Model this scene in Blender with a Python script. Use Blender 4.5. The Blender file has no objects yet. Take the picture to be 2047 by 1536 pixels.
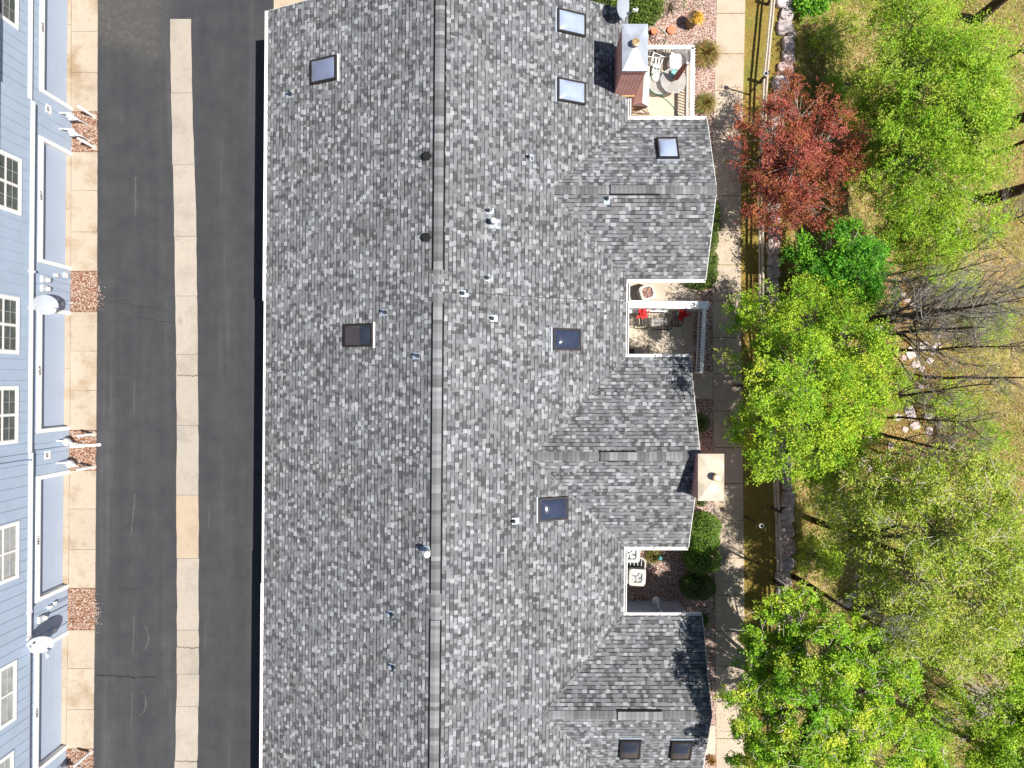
import bpy, math, random
import numpy as np
from mathutils import Vector, Matrix, noise

rnd = random.Random(7)
rng = np.random.default_rng(7)
S = bpy.context.scene
COL = S.collection
R = math.radians

# ------------------------------------------------------------------ camera, sky, sun, exposure
CAMZ, F = 31.5, 1420.0            # drone height (m) and focal length in photo pixels
cam = bpy.data.cameras.new("camera")
cam.sensor_width = 36.0
cam.lens = 36.0 * F / 2047.0
cam.clip_end = 2000
camo = bpy.data.objects.new("camera", cam)
COL.objects.link(camo)
camo.location = (0, 0, CAMZ)
S.camera = camo

SUN_EL = 64.0
sun_dir = Vector((math.cos(R(SUN_EL)) * math.cos(R(-17)), math.cos(R(SUN_EL)) * math.sin(R(-17)), math.sin(R(SUN_EL))))
W = bpy.data.worlds.new("World")
S.world = W
W.use_nodes = True
wn = W.node_tree
bg = wn.nodes["Background"]
sky = wn.nodes.new("ShaderNodeTexSky")
sky.sky_type = 'NISHITA'
sky.sun_disc = False
sky.sun_elevation = R(SUN_EL)
sky.sun_rotation = math.atan2(sun_dir.x, sun_dir.y)
wn.links.new(sky.outputs[0], bg.inputs[0])
bg.inputs[1].default_value = 0.062
sl = bpy.data.lights.new("sun", 'SUN')
sl.energy = 5.0
sl.angle = R(0.5)
sl.color = (1.0, 0.95, 0.87)
so = bpy.data.objects.new("sun", sl)
COL.objects.link(so)
so.rotation_euler = sun_dir.to_track_quat('Z', 'Y').to_euler()
so.location = (20, -6, 40)
S.view_settings.view_transform = 'Standard'
S.view_settings.look = 'None'
S.view_settings.exposure = 0.6
S.view_settings.gamma = 1.0
try:
    S.cycles.max_bounces = 6
    S.cycles.transparent_max_bounces = 6
except Exception:
    pass

# ------------------------------------------------------------------ helpers
def P(px, py, z=0.0):
    d = CAMZ - z
    return ((px - 1023.5) * d / F, (768 - py) * d / F, z)

def PV(px, py, z=0.0):
    return Vector(P(px, py, z))

def lerp(a, b, t):
    return a + (b - a) * t

class MB:
    """collects faces for ONE mesh object"""
    def __init__(s):
        s.v = []; s.f = []; s.c = []; s.m = []
    def face(s, pts, col=None, mi=0):
        n = len(s.v)
        s.v.extend([tuple(p) for p in pts])
        s.f.append(tuple(range(n, n + len(pts))))
        s.c.append(col or (1, 1, 1)); s.m.append(mi)
    def prism(s, pts, z0, z1, col=None, mi=0, zf=None):
        n = len(s.v); k = len(pts)
        a = sum(pts[i][0] * pts[(i + 1) % k][1] - pts[(i + 1) % k][0] * pts[i][1] for i in range(k))
        if a < 0: pts = pts[::-1]
        for p in pts: s.v.append((p[0], p[1], z0))
        for p in pts: s.v.append((p[0], p[1], z1))
        F_ = [tuple(range(n + k, n + 2 * k)), tuple(range(n + k - 1, n - 1, -1))]
        for i in range(k):
            j = (i + 1) % k
            F_.append((n + i, n + j, n + k + j, n + k + i))
        for f in F_:
            s.f.append(f); s.c.append(col or (1, 1, 1)); s.m.append(mi)
    def box(s, c, sz, rz=0.0, col=None, mi=0, mat=None):
        hx, hy, hz = sz[0] / 2, sz[1] / 2, sz[2] / 2
        M_ = mat if mat is not None else Matrix.Rotation(rz, 3, 'Z')
        n = len(s.v); cv = Vector(c)
        for x, y, z in ((-1, -1, -1), (1, -1, -1), (1, 1, -1), (-1, 1, -1), (-1, -1, 1), (1, -1, 1), (1, 1, 1), (-1, 1, 1)):
            s.v.append(tuple(cv + M_ @ Vector((x * hx, y * hy, z * hz))))
        for f in ((0, 3, 2, 1), (4, 5, 6, 7), (0, 1, 5, 4), (1, 2, 6, 5), (2, 3, 7, 6), (3, 0, 4, 7)):
            s.f.append(tuple(n + i for i in f)); s.c.append(col or (1, 1, 1)); s.m.append(mi)
    def tube(s, pts, rad, k=8, col=None, mi=0, cap=True):
        pts = [Vector(p) for p in pts]
        if not hasattr(rad, '__len__'): rad = [rad] * len(pts)
        rings = []
        for i, p in enumerate(pts):
            d = (pts[min(i + 1, len(pts) - 1)] - pts[max(i - 1, 0)])
            if d.length < 1e-6: d = Vector((0, 0, 1))
            d.normalize()
            up = Vector((0, 0, 1)) if abs(d.z) < 0.9 else Vector((1, 0, 0))
            a = d.cross(up).normalized(); b = d.cross(a)
            n = len(s.v)
            for q in range(k):
                t = 2 * math.pi * q / k
                s.v.append(tuple(p + (a * math.cos(t) + b * math.sin(t)) * rad[i]))
            rings.append(n)
        for i in range(len(rings) - 1):
            for q in range(k):
                r = (q + 1) % k
                s.f.append((rings[i] + q, rings[i + 1] + q, rings[i + 1] + r, rings[i] + r)); s.c.append(col or (1, 1, 1)); s.m.append(mi)
        if cap:
            for n, rev in ((rings[0], 0), (rings[-1], 1)):
                idx = list(range(n, n + k))
                s.f.append(tuple(idx[::-1] if rev else idx)); s.c.append(col or (1, 1, 1)); s.m.append(mi)
    def lathe(s, c, prof, k=20, col=None, mi=0, mat=None):
        """prof: list of (r, z) from bottom to top"""
        c = Vector(c); M_ = mat if mat is not None else Matrix.Identity(3)
        n = len(s.v)
        for r, z in prof:
            for q in range(k):
                t = 2 * math.pi * q / k
                s.v.append(tuple(c + M_ @ Vector((r * math.cos(t), r * math.sin(t), z))))
        for i in range(len(prof) - 1):
            for q in range(k):
                r_ = (q + 1) % k
                s.f.append((n + i * k + q, n + i * k + r_, n + (i + 1) * k + r_, n + (i + 1) * k + q)); s.c.append(col or (1, 1, 1)); s.m.append(mi)
        s.f.append(tuple(range(n + (len(prof) - 1) * k, n + len(prof) * k))); s.c.append(col or (1, 1, 1)); s.m.append(mi)
        s.f.append(tuple(range(n + k - 1, n - 1, -1))); s.c.append(col or (1, 1, 1)); s.m.append(mi)
    def build(s, name, mats, parent=None, smooth=False, origin=None):
        me = bpy.data.meshes.new(name)
        v = s.v
        if origin is not None:
            v = [(a - origin[0], b - origin[1], c - origin[2]) for a, b, c in v]
        me.from_pydata(v, [], s.f)
        at = me.attributes.new("Col", 'FLOAT_COLOR', 'FACE')
        arr = np.ones((len(s.f), 4), np.float32)
        arr[:, :3] = np.array(s.c, np.float32).reshape(-1, 3)
        at.data.foreach_set("color", arr.ravel())
        if not isinstance(mats, (list, tuple)): mats = [mats]
        for m in mats: me.materials.append(m)
        if len(mats) > 1: me.polygons.foreach_set("material_index", s.m)
        if smooth:
            me.polygons.foreach_set("use_smooth", [len(f) <= 4 for f in s.f])
            me.update()
            me.set_sharp_from_angle(angle=R(45))
        me.update()
        o = bpy.data.objects.new(name, me)
        COL.objects.link(o)
        if parent is not None: o.parent = parent
        if origin is not None: o.location = origin
        return o

def quads_object(name, V, C, mat, parent=None, k=4):
    """V: (n,k,3) verts of n separate k-gons; C: (n,3) colours"""
    n = len(V)
    me = bpy.data.meshes.new(name)
    me.vertices.add(n * k); me.vertices.foreach_set("co", np.ascontiguousarray(V, np.float32).ravel())
    me.loops.add(n * k); me.loops.foreach_set("vertex_index", np.arange(n * k, dtype=np.int32))
    me.polygons.add(n)
    me.polygons.foreach_set("loop_start", np.arange(0, n * k, k, dtype=np.int32))
    at = me.attributes.new("Col", 'FLOAT_COLOR', 'FACE')
    arr = np.ones((n, 4), np.float32); arr[:, :3] = C
    at.data.foreach_set("color", arr.ravel())
    me.materials.append(mat)
    me.update(calc_edges=True)
    o = bpy.data.objects.new(name, me); COL.objects.link(o)
    if parent is not None: o.parent = parent
    return o

def tag(o, label=None, cat=None, group=None, kind=None):
    if label: o["label"] = label
    if cat: o["category"] = cat
    if group: o["group"] = group
    if kind: o["kind"] = kind
    return o

def thing(name, label, cat, loc=(0, 0, 0), group=None, rz=0.0):
    o = bpy.data.objects.new(name, None); COL.objects.link(o)
    o.location = loc; o.rotation_euler = (0, 0, rz); o.empty_display_size = 0.2
    return tag(o, label, cat, group)

def copy_tree(o, parent=None):
    c = o.copy(); COL.objects.link(c)
    if parent is not None: c.parent = parent
    for ch in list(o.children): copy_tree(ch, c)
    return c

# ------------------------------------------------------------------ materials
class NT:
    def __init__(s, name):
        s.m = bpy.data.materials.new(name); s.m.use_nodes = True
        s.t = s.m.node_tree; s.b = s.t.nodes["Principled BSDF"]
    def n(s, ty, **kw):
        q = s.t.nodes.new(ty)
        for k, v in kw.items():
            if k.startswith('i_'):
                key = k[2:]
                q.inputs[int(key) if key.isdigit() else key].default_value = v
            else: setattr(q, k, v)
        return q
    def l(s, a, b): s.t.links.new(a, b)
    def coord(s): return s.n("ShaderNodeTexCoord").outputs["Object"]
    def noise(s, scale, detail=4, rough=.55, co=None, dist=0.0):
        q = s.n("ShaderNodeTexNoise"); q.inputs["Scale"].default_value = scale
        q.inputs["Detail"].default_value = detail; q.inputs["Roughness"].default_value = rough
        q.inputs["Distortion"].default_value = dist
        s.l(co if co is not None else s.coord(), q.inputs["Vector"]); return q.outputs["Fac"]
    def ramp(s, fac, stops, interp='LINEAR'):
        q = s.n("ShaderNodeValToRGB"); q.color_ramp.interpolation = interp
        e = q.color_ramp.elements
        while len(e) > 1: e.remove(e[-1])
        e[0].position = stops[0][0]; e[0].color = (*stops[0][1], 1)
        for p, c in stops[1:]:
            x = e.new(p); x.color = (*c, 1)
        s.l(fac, q.inputs[0]); return q.outputs[0]
    def mix(s, a, b, fac, mode='MIX'):
        q = s.n("ShaderNodeMix", data_type='RGBA', blend_type=mode)
        for sock, val in ((q.inputs[6], a), (q.inputs[7], b)):
            if isinstance(val, tuple): sock.default_value = (*val, 1)
            else: s.l(val, sock)
        if isinstance(fac, (int, float)): q.inputs[0].default_value = fac
        else: s.l(fac, q.inputs[0])
        return q.outputs[2]
    def math(s, op, a, b=0.0, clamp=False):
        q = s.n("ShaderNodeMath", operation=op, use_clamp=clamp)
        for i, val in enumerate((a, b)):
            if isinstance(val, (int, float)): q.inputs[i].default_value = val
            else: s.l(val, q.inputs[i])
        return q.outputs[0]
    def attr(s):
        q = s.n("ShaderNodeAttribute"); q.attribute_name = "Col"; return q.outputs["Color"]
    def bump(s, h, strength=.3, dist=.02):
        q = s.n("ShaderNodeBump"); q.inputs["Strength"].default_value = strength; q.inputs["Distance"].default_value = dist
        s.l(h, q.inputs["Height"]); s.l(q.outputs[0], s.b.inputs["Normal"])
    def color(s, c):
        if isinstance(c, tuple): s.b.inputs["Base Color"].default_value = (*c, 1)
        else: s.l(c, s.b.inputs["Base Color"])
    def rough(s, r, spec=.3, metal=0.0):
        s.b.inputs["Roughness"].default_value = r
        s.b.inputs["Specular IOR Level"].default_value = spec
        s.b.inputs["Metallic"].default_value = metal

def plain(name, c, rough=.6, var=.12, scale=6.0, spec=.3, metal=0.0, attr=False, bump=0.0):
    k = NT(name)
    f = k.noise(scale, 5, .6)
    lo = tuple(max(0, x * (1 - var)) for x in c); hi = tuple(min(1, x * (1 + var)) for x in c)
    cc = k.ramp(f, [(.3, lo), (.7, hi)])
    if attr: cc = k.mix(cc, k.attr(), 1.0, 'MULTIPLY')
    k.color(cc); k.rough(rough, spec, metal)
    if bump: k.bump(k.noise(scale * 8, 3), bump, .01)
    return k.m

def m_shingle():
    k = NT("shingle")
    g = k.noise(160, 2, .7)
    w = k.noise(.55, 4, .6)
    c = k.mix(k.attr(), k.ramp(g, [(.3, (.60, .605, .61)), (.7, (.96, .97, .98))]), 1.0, 'MULTIPLY')
    c = k.mix(c, k.ramp(w, [(.3, (.93, .92, .9)), (.7, (1.05, 1.05, 1.07))]), 1.0, 'MULTIPLY')
    k.color(c); k.rough(.92, .15); k.bump(g, .25, .004); return k.m

def m_asphalt():
    k = NT("asphalt")
    co = k.coord()
    fine = k.noise(45, 3, .8, co)
    mid = k.noise(1.3, 6, .65, co)
    mp = k.n("ShaderNodeMapping"); mp.inputs["Scale"].default_value = (1.6, .07, 1)
    k.l(co, mp.inputs[0])
    streak = k.noise(1.0, 5, .6, mp.outputs[0])
    base = k.ramp(mid, [(.25, (.037, .038, .043)), (.75, (.055, .0555, .06))])
    base = k.mix(base, k.ramp(streak, [(.3, (.86, .86, .88)), (.6, (1.05, 1.05, 1.05)), (.72, (1.38, 1.36, 1.33))]), 1.0, 'MULTIPLY')
    base = k.mix(base, k.ramp(fine, [(.3, (.8, .8, .8)), (.62, (1.1, 1.1, 1.1)), (.75, (1.5, 1.5, 1.45))]), 1.0, 'MULTIPLY')
    sx = k.n("ShaderNodeSeparateXYZ"); k.l(co, sx.inputs[0])
    # older unsealed paving at the north end: a diagonal edge
    a = k.math('ADD', k.math('MULTIPLY', sx.outputs[1], 1.0), k.math('MULTIPLY', sx.outputs[0], 0.42))
    a = k.math('ADD', a, k.math('MULTIPLY', k.noise(.9, 5, .7, co), 1.8))
    east = k.math('SUBTRACT', 1.0, k.math('MULTIPLY', k.math('ADD', sx.outputs[0], 16.2), .9, True), True)
    msk = k.math('MULTIPLY', k.math('MULTIPLY', k.math('SUBTRACT', a, 8.3), 1.4, True), east)
    worn = k.ramp(k.noise(5, 8, .8, co), [(.3, (.05, .049, .047)), (.55, (.074, .072, .067)), (.75, (.125, .12, .11))])
    base = k.mix(base, worn, msk)
    k.color(base); k.rough(.88, .25); k.bump(fine, .5, .006); return k.m

def m_concrete(name, c, stain, edge=.5):
    k = NT(name)
    a = k.noise(.8, 6, .65); b = k.noise(9, 5, .7); f = k.noise(90, 2, .7)
    cc = k.ramp(a, [(.32, stain), (.5, c), (.8, tuple(min(1, x * 1.06) for x in c))])
    cc = k.mix(cc, k.ramp(b, [(.25, (.86, .85, .83)), (.5, (1, 1, 1)), (.8, (1.04, 1.04, 1.04))]), 1.0, 'MULTIPLY')
    cc = k.mix(cc, k.ramp(f, [(.25, (.86, .85, .84)), (.6, (1.03, 1.03, 1.03))]), 1.0, 'MULTIPLY')
    cc = k.mix(cc, k.attr(), 1.0, 'MULTIPLY')
    k.color(cc); k.rough(.9, .2); k.bump(f, .25, .003); return k.m

def m_gravel(name, stops, scale, big=(.85, 1.1), bump=.8):
    k = NT(name); co = k.coord()
    v = k.n("ShaderNodeTexVoronoi"); v.inputs["Scale"].default_value = scale; k.l(co, v.inputs["Vector"])
    sp = k.n("ShaderNodeSeparateColor"); k.l(v.outputs["Color"], sp.inputs[0])
    c = k.ramp(sp.outputs[0], stops, 'CONSTANT')
    gap = k.ramp(v.outputs["Distance"], [(.35, (1, 1, 1)), (.7, (.45, .4, .38))])
    c = k.mix(c, gap, 1.0, 'MULTIPLY')
    w = k.noise(1.1, 5, .65, co)
    c = k.mix(c, k.ramp(w, [(.3, (big[0] * .84,) * 3), (.7, (big[1] * .84,) * 3)]), 1.0, 'MULTIPLY')
    k.color(c); k.rough(.9, .2)
    k.bump(k.math('SUBTRACT', 1.0, v.outputs["Distance"]), bump, .03); return k.m

def m_ground():
    k = NT("dry_ground"); co = k.coord()
    a = k.noise(.28, 6, .62, co); b = k.noise(2.6, 6, .7, co); f = k.noise(28, 4, .8, co); g = k.noise(.5, 4, .55, co, .5)
    c = k.ramp(b, [(.3, (.10, .065, .025)), (.44, (.34, .24, .09)), (.56, (.52, .40, .16)), (.72, (.66, .55, .31))])
    litter = k.ramp(f, [(.35, (.10, .055, .025)), (.5, (.34, .2, .08)), (.7, (.5, .38, .24))])
    c = k.mix(c, litter, k.math('MULTIPLY', k.math('SUBTRACT', a, .42), 4.0, True))
    green = k.ramp(b, [(.3, (.06, .1, .012)), (.7, (.3, .36, .045))])
    c = k.mix(c, green, k.math('MULTIPLY', k.math('SUBTRACT', g, .46), 4.0, True))
    c = k.mix(c, k.ramp(f, [(.25, (.42, .42, .42)), (.55, (.84, .84, .84)), (.8, (1.08, 1.08, 1.08))]), 1.0, 'MULTIPLY')
    k.color(c); k.rough(.95, .1); k.bump(f, .8, .05); return k.m

def m_lawn():
    k = NT("lawn"); co = k.coord()
    a = k.noise(.7, 5, .6, co); f = k.noise(26, 4, .8, co)
    c = k.ramp(a, [(.3, (.3, .2, .055)), (.48, (.36, .27, .075)), (.62, (.26, .25, .06)), (.8, (.15, .18, .035))])
    c = k.mix(c, k.ramp(f, [(.25, (.42, .42, .42)), (.5, (.86, .86, .86)), (.8, (1.15, 1.1, 1.0))]), 1.0, 'MULTIPLY')
    k.color(c); k.rough(.95, .1); k.bump(f, .8, .04); return k.m

def m_brick():
    k = NT("brick"); co = k.coord()
    sx = k.n("ShaderNodeSeparateXYZ"); k.l(co, sx.inputs[0])
    u = k.math('ADD', sx.outputs[0], sx.outputs[1])
    cb = k.n("ShaderNodeCombineXYZ"); k.l(u, cb.inputs[0]); k.l(sx.outputs[2], cb.inputs[1])
    br = k.n("ShaderNodeTexBrick"); k.l(cb.outputs[0], br.inputs[0])
    br.inputs["Scale"].default_value = 1.0
    br.inputs["Brick Width"].default_value = .27; br.inputs["Row Height"].default_value = .1
    br.inputs["Mortar Size"].default_value = .02; br.inputs["Mortar Smooth"].default_value = .1
    br.inputs["Color1"].default_value = (.5, .06, .04, 1); br.inputs["Color2"].default_value = (.66, .13, .08, 1)
    br.inputs["Mortar"].default_value = (.78, .62, .54, 1)
    n = k.noise(30, 3, .7, co)
    k.color(k.mix(br.outputs[0], k.ramp(n, [(.3, (.75, .75, .75)), (.7, (1.15, 1.15, 1.15))]), 1.0, 'MULTIPLY'))
    k.rough(.9, .2); k.bump(br.outputs["Fac"], -.4, .01); return k.m

def m_leaf(name, trans=.35):
    k = NT(name)
    k.color(k.attr()); k.rough(.55, .35)
    tr = k.n("ShaderNodeBsdfTranslucent")
    tc = k.mix(k.attr(), (1.25, 1.25, .5), 1.0, 'MULTIPLY')
    k.l(tc, tr.inputs[0])
    mx = k.n("ShaderNodeMixShader"); mx.inputs[0].default_value = trans
    k.l(k.b.outputs[0], mx.inputs[1]); k.l(tr.outputs[0], mx.inputs[2])
    k.l(mx.outputs[0], k.t.nodes["Material Output"].inputs[0]); return k.m

def m_acrylic(name, c, alpha, rough=.08):
    k = NT(name)
    n = k.noise(2.5, 4)
    k.color(k.ramp(n, [(.3, tuple(x * .9 for x in c)), (.7, tuple(min(1, x * 1.08) for x in c))]))
    k.rough(rough, .6); k.b.inputs["Alpha"].default_value = alpha
    k.b.inputs["Coat Weight"].default_value = .6; k.b.inputs["Coat Roughness"].default_value = .04
    return k.m

M = {}
M['shingle'] = m_shingle()
M['asphalt'] = m_asphalt()
M['sidewalk'] = m_concrete("sidewalk_concrete", (.46, .385, .30), (.38, .31, .235))
M['apron'] = m_concrete("apron_concrete", (.395, .335, .268), (.29, .215, .14))
M['pan'] = m_concrete("pan_concrete", (.365, .325, .28), (.305, .27, .23))
M['patio'] = m_concrete("patio_concrete", (.49, .425, .345), (.43, .36, .28))
M['pink_gravel'] = m_gravel("pink_gravel", [(0, (.42, .22, .17)), (.16, (.56, .36, .29)), (.38, (.66, .5, .43)), (.62, (.74, .63, .57)), (.82, (.3, .13, .1)), (.92, (.82, .75, .7))], 24)
M['red_gravel'] = m_gravel("red_gravel", [(0, (.27, .11, .06)), (.2, (.36, .18, .11)), (.45, (.42, .26, .18)), (.68, (.5, .37, .29)), (.82, (.14, .06, .035)), (.93, (.6, .5, .42))], 26, (.7, 1.1))
M['ground'] = m_ground()
M['lawn'] = m_lawn()
M['brick'] = m_brick()
M['leaf'] = m_leaf("leaf", .18)
M['blade'] = m_leaf("grass_blade", .25)
M['siding'] = plain("blue_siding", (.405, .49, .61), .55, .05, 1.5)
M['siding_grey'] = plain("grey_siding", (.42, .46, .54), .6, .06, 1.5)
M['door_blue'] = plain("garage_door_paint", (.40, .475, .60), .5, .03, 1.2)
M['white'] = plain("white_paint", (.86, .855, .84), .5, .03, 4)
M['gutter'] = plain("white_gutter", (.78, .775, .76), .4, .06, 3)
M['black'] = plain("black_metal", (.015, .014, .014), .5, .2, 8)
M['dark'] = plain("dark_recess", (.01, .01, .012), .9, .2, 4)
M['bronze'] = plain("bronze_frame", (.022, .018, .016), .45, .25, 6)
M['galv'] = plain("galvanised_metal", (.55, .58, .62), .4, .12, 5, .5, .3)
M['capmetal'] = plain("chimney_cap_metal", (.34, .37, .43), .45, .22, 1.8, .5, .15)
M['capwhite'] = plain("chimney_cap_white", (.42, .36, .28), .45, .35, 1.6, .5)
M['flue'] = plain("flue_metal", (.42, .3, .16), .4, .25, 9, .5, .4)
M['lead'] = plain("lead_boot", (.04, .05, .06), .55, .3, 9)
M['flash'] = plain("flashing", (.36, .41, .49), .45, .12, 6, .5, .2)
M['pvc'] = plain("grey_plastic", (.55, .57, .6), .4, .08, 6)
M['meter'] = plain("meter_grey", (.5, .53, .56), .45, .12, 8, .4)
M['dish'] = plain("dish_grey", (.36, .39, .43), .45, .06, 4, .4)
M['wood'] = plain("weathered_wood", (.3, .23, .16), .8, .3, 14)
M['railwood'] = plain("fence_wood", (.46, .4, .33), .85, .25, 9)
M['bark'] = plain("bark", (.085, .06, .045), .9, .35, 7, .15, bump=.4)
M['twig'] = plain("twig", (.42, .375, .33), .9, .3, 5, .15)
M['paletwig'] = plain("pale_twig", (.5, .45, .38), .9, .25, 5, .15)
M['rock'] = plain("rock", (.46, .40, .39), .9, .42, 4.5, .2, attr=True, bump=.7)
M['terra'] = plain("terracotta", (.62, .2, .1), .8, .1, 6)
M['potdark'] = plain("pot_glaze", (.2, .13, .06), .5, .2, 6)
M['wicker'] = plain("white_wicker", (.75, .74, .72), .6, .15, 30)
M['cover'] = plain("canvas_cover", (.7, .67, .64), .85, .08, 4, bump=.2)
M['teal'] = plain("teal_plastic", (.1, .3, .29), .5, .1, 6)
M['hose'] = plain("green_hose", (.02, .22, .13), .5, .2, 8)
M['fabric'] = plain("umbrella_fabric", (.22, .1, .08), .9, .4, 18)
M['rust'] = plain("rusty_fan", (.42, .13, .035), .8, .4, 12)
M['acwhite'] = plain("ac_paint", (.44, .43, .40), .5, .08, 5)
M['acgrey'] = plain("ac_paint_grey", (.4, .42, .42), .5, .1, 5)
M['fan'] = plain("fan_blade", (.6, .6, .6), .4, .1, 6)
M['petal'] = plain("red_petals", (.6, .012, .015), .6, .25, 20, attr=True)
M['seal'] = plain("crack_sealant", (.024, .024, .026), .8, .2, 5)
M['scuff'] = plain("pale_scuff", (.075, .075, .077), .9, .3, 12)
M['sign'] = plain("sign_white", (.78, .77, .75), .5, .04, 6)
M['ink'] = plain("black_ink", (.03, .03, .03), .6, .1, 6)
M['lightshaft'] = plain("wood_shaft", (.3, .17, .09), .7, .2, 5)
M['milky'] = m_acrylic("milky_acrylic", (.32, .38, .52), 1.0, .12)  # milky acrylic, its base blued to stand for reflected sky
M['tinted'] = m_acrylic("tinted_acrylic", (.035, .04, .06), .7, .08)
M['sky_reflection_pale'] = m_acrylic("pale_sky_reflection_acrylic", (.17, .2, .3), .95, .1)  # blue-grey of the mirrored sky put into the dome's base colour
M['sky_reflection_blue'] = m_acrylic("blue_sky_reflection_acrylic", (.035, .045, .085), .9, .1)  # dark acrylic with the sky's blue reflection painted into its base
kk = NT("window_glass"); kk.color(kk.ramp(kk.noise(3, 3), [(.3, (.07, .085, .08)), (.7, (.14, .15, .135))])); kk.rough(.08, .6); M['glass'] = kk.m
kk = NT("window_glass_with_blind"); kk.color(kk.ramp(kk.noise(3, 3), [(.3, (.33, .34, .33)), (.7, (.5, .5, .48))])); kk.rough(.12, .6); M['blindglass'] = kk.m
kk = NT("table_glass"); kk.color(kk.ramp(kk.noise(4, 3), [(.3, (.4, .38, .35)), (.7, (.55, .53, .5))])); kk.rough(.1, .6); kk.b.inputs["Alpha"].default_value = .6; M['tableglass'] = kk.m

# ------------------------------------------------------------------ terrain
LG = -0.5                       # the alley lies half a metre below the patios
def gz(x, y):
    if x < -8: z = LG
    elif x < 1: z = LG * (1 - (x + 8) / 9.0)
    else: z = 0.0
    e = 12.35 + .15 * math.sin(y * .6)
    if x > e:
        t = min(1.0, (x - e) / 1.3)
        z -= 1.0 * t * t * (3 - 2 * t)
        if x < 60:
            z += t * (.35 * noise.noise(Vector((x * .25, y * .25, 3))) + .1 * noise.noise(Vector((x * .9, y * .9, 7))))
    return z

xs = [-600, -200, -80, -40, -25, -21, -15, -8, -6, -3, 0, 1, 4, 8, 11, 12, 12.3]
x = 12.5
while x < 26: xs.append(x); x += .3
xs += [28, 32, 40, 60, 100, 200, 600]
ys = [-600, -200, -80, -40, -28]
y = -20.0
while y < 20: ys.append(y); y += .4
ys += [28, 40, 80, 200, 600]
g = MB()
for xx in xs:
    for yy in ys: g.v.append((xx, yy, gz(xx, yy)))
ny = len(ys)
for i in range(len(xs) - 1):
    for j in range(ny - 1):
        a = i * ny + j
        g.f.append((a, a + ny, a + ny + 1, a + 1)); g.c.append((1, 1, 1)); g.m.append(0)
tag(g.build("ground", M['ground'], smooth=True), "dry grassy earth of the wooded ravine", "ground", kind="structure")

def interp(yv, ys_, xs_):
    return float(np.interp(yv, ys_, xs_))

def slabs(joints, ysx, xl, xr, zb, zt, cols, gap=.012, jit=0.0, step=25):
    """concrete slabs between consecutive joints (photo rows), edges following the measured columns"""
    mb = MB()
    for i in range(len(joints) - 1):
        y0, y1 = joints[i], joints[i + 1]
        n = max(2, int(abs(y1 - y0) / step) + 1)
        L, Rr = [], []
        for q in range(n + 1):
            yy = lerp(y0, y1, q / n)
            pl = P(interp(yy, ysx, xl), yy, zt); pr = P(interp(yy, ysx, xr), yy, zt)
            sh = -gap / 2 if q == 0 else (gap / 2 if q == n else 0)
            L.append((pl[0] + (rnd.uniform(-jit, jit)), pl[1] + sh)); Rr.append((pr[0] + rnd.uniform(-jit, jit), pr[1] + sh))
        c = cols[i % len(cols)] if cols else (1, 1, 1)
        mb.prism(L + Rr[::-1], zb, zt, c)
    return mb

def shade(v, tint=(1, 1, 1)):
    return tuple(v * t for t in tint)

# alley, one sheet
a = MB()
x0, x1 = P(186, 0, LG)[0], -8.4
a.face([(x0 - .25, -70, LG + .004), (x1, -70, LG + .004), (x1, 15.5, LG + .004), (-10.72, 15.5, LG + .004), (-10.72, 70, LG + .004), (x0 - .25, 70, LG + .004)])
tag(a.build("alley", M['asphalt']), "dark asphalt alley between the two buildings", "alley", kind="structure")

cols = [shade(rnd.uniform(.93, 1.05)) for _ in range(14)]
joints = [-60, 38, 186, 330, 473, 592, 709, 750, 851, 990, 1117, 1260, 1294, 1348, 1413, 1522, 1640]
pj = joints[1:]
pcol = [shade(rnd.uniform(.95, 1.05)) for _ in pj]
pcol[8] = (1.07, .97, .85); pcol[10] = (.95, .94, .92); pcol[11] = (.93, .93, .92); pcol[7] = (.95, .96, .97); pcol[6] = (.95, .95, .95)
pan = slabs(pj, [38, 200, 400, 600, 800, 1000, 1200, 1400, 1536, 1640], [340, 342, 347, 351, 353, 353, 354, 353, 349, 347],
            [382, 384, 391, 394, 396, 397, 397, 397, 394, 392], LG - .05, LG + .022, pcol, .014, .018)
tag(pan.build("drainage_pan", M['pan']), "long concrete drainage strip down the middle of the alley", "gutter strip", kind="structure")
# worn cracks across the strip and the asphalt
ck = MB()
def crack(px0, py0, px1, py1, z, w, mi=0, wob=1.6, n=14, mb=ck):
    pts = []
    for i in range(n + 1):
        t = i / n
        pts.append(PV(lerp(px0, px1, t) + rnd.uniform(-wob, wob) * .4, lerp(py0, py1, t) + rnd.uniform(-wob, wob), z))
    d = (pts[-1] - pts[0]).normalized(); nrm = Vector((-d.y, d.x, 0))
    for i in range(n):
        w0 = w * rnd.uniform(.6, 1.2); 
        mb.face([pts[i] - nrm * w0, pts[i + 1] - nrm * w0, pts[i + 1] + nrm * w0, pts[i] + nrm * w0], mi=mi)
za = LG + .009
crack(190, 1349, 268, 1354, za, .045); crack(266, 1355, 312, 1353, za, .03); crack(235, 1177, 286, 1176, za, .014)
crack(215, 606, 275, 596, za, .012); crack(240, 606, 340, 620, za, .016); crack(270, 634, 352, 647, za, .014); crack(250, 612, 335, 624, za, .01)
crack(262, 1047, 275, 1047, za, .014)
tag(ck.build("sealed_crack", M['seal']), kind="structure")
ck2 = MB()
for y0 in (1294, 1522, 750): crack(353, y0, 396, y0 + 2, LG + .027, .012, mb=ck2)
for q in range(5): crack(354 + q * 2, 640 + q * 3, 361 + q * 1.3, 633 + q * 2, LG + .027, .006, n=5, mb=ck2)
tag(ck2.build("strip_crack", M['seal']), kind="structure")
sc = MB()
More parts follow.
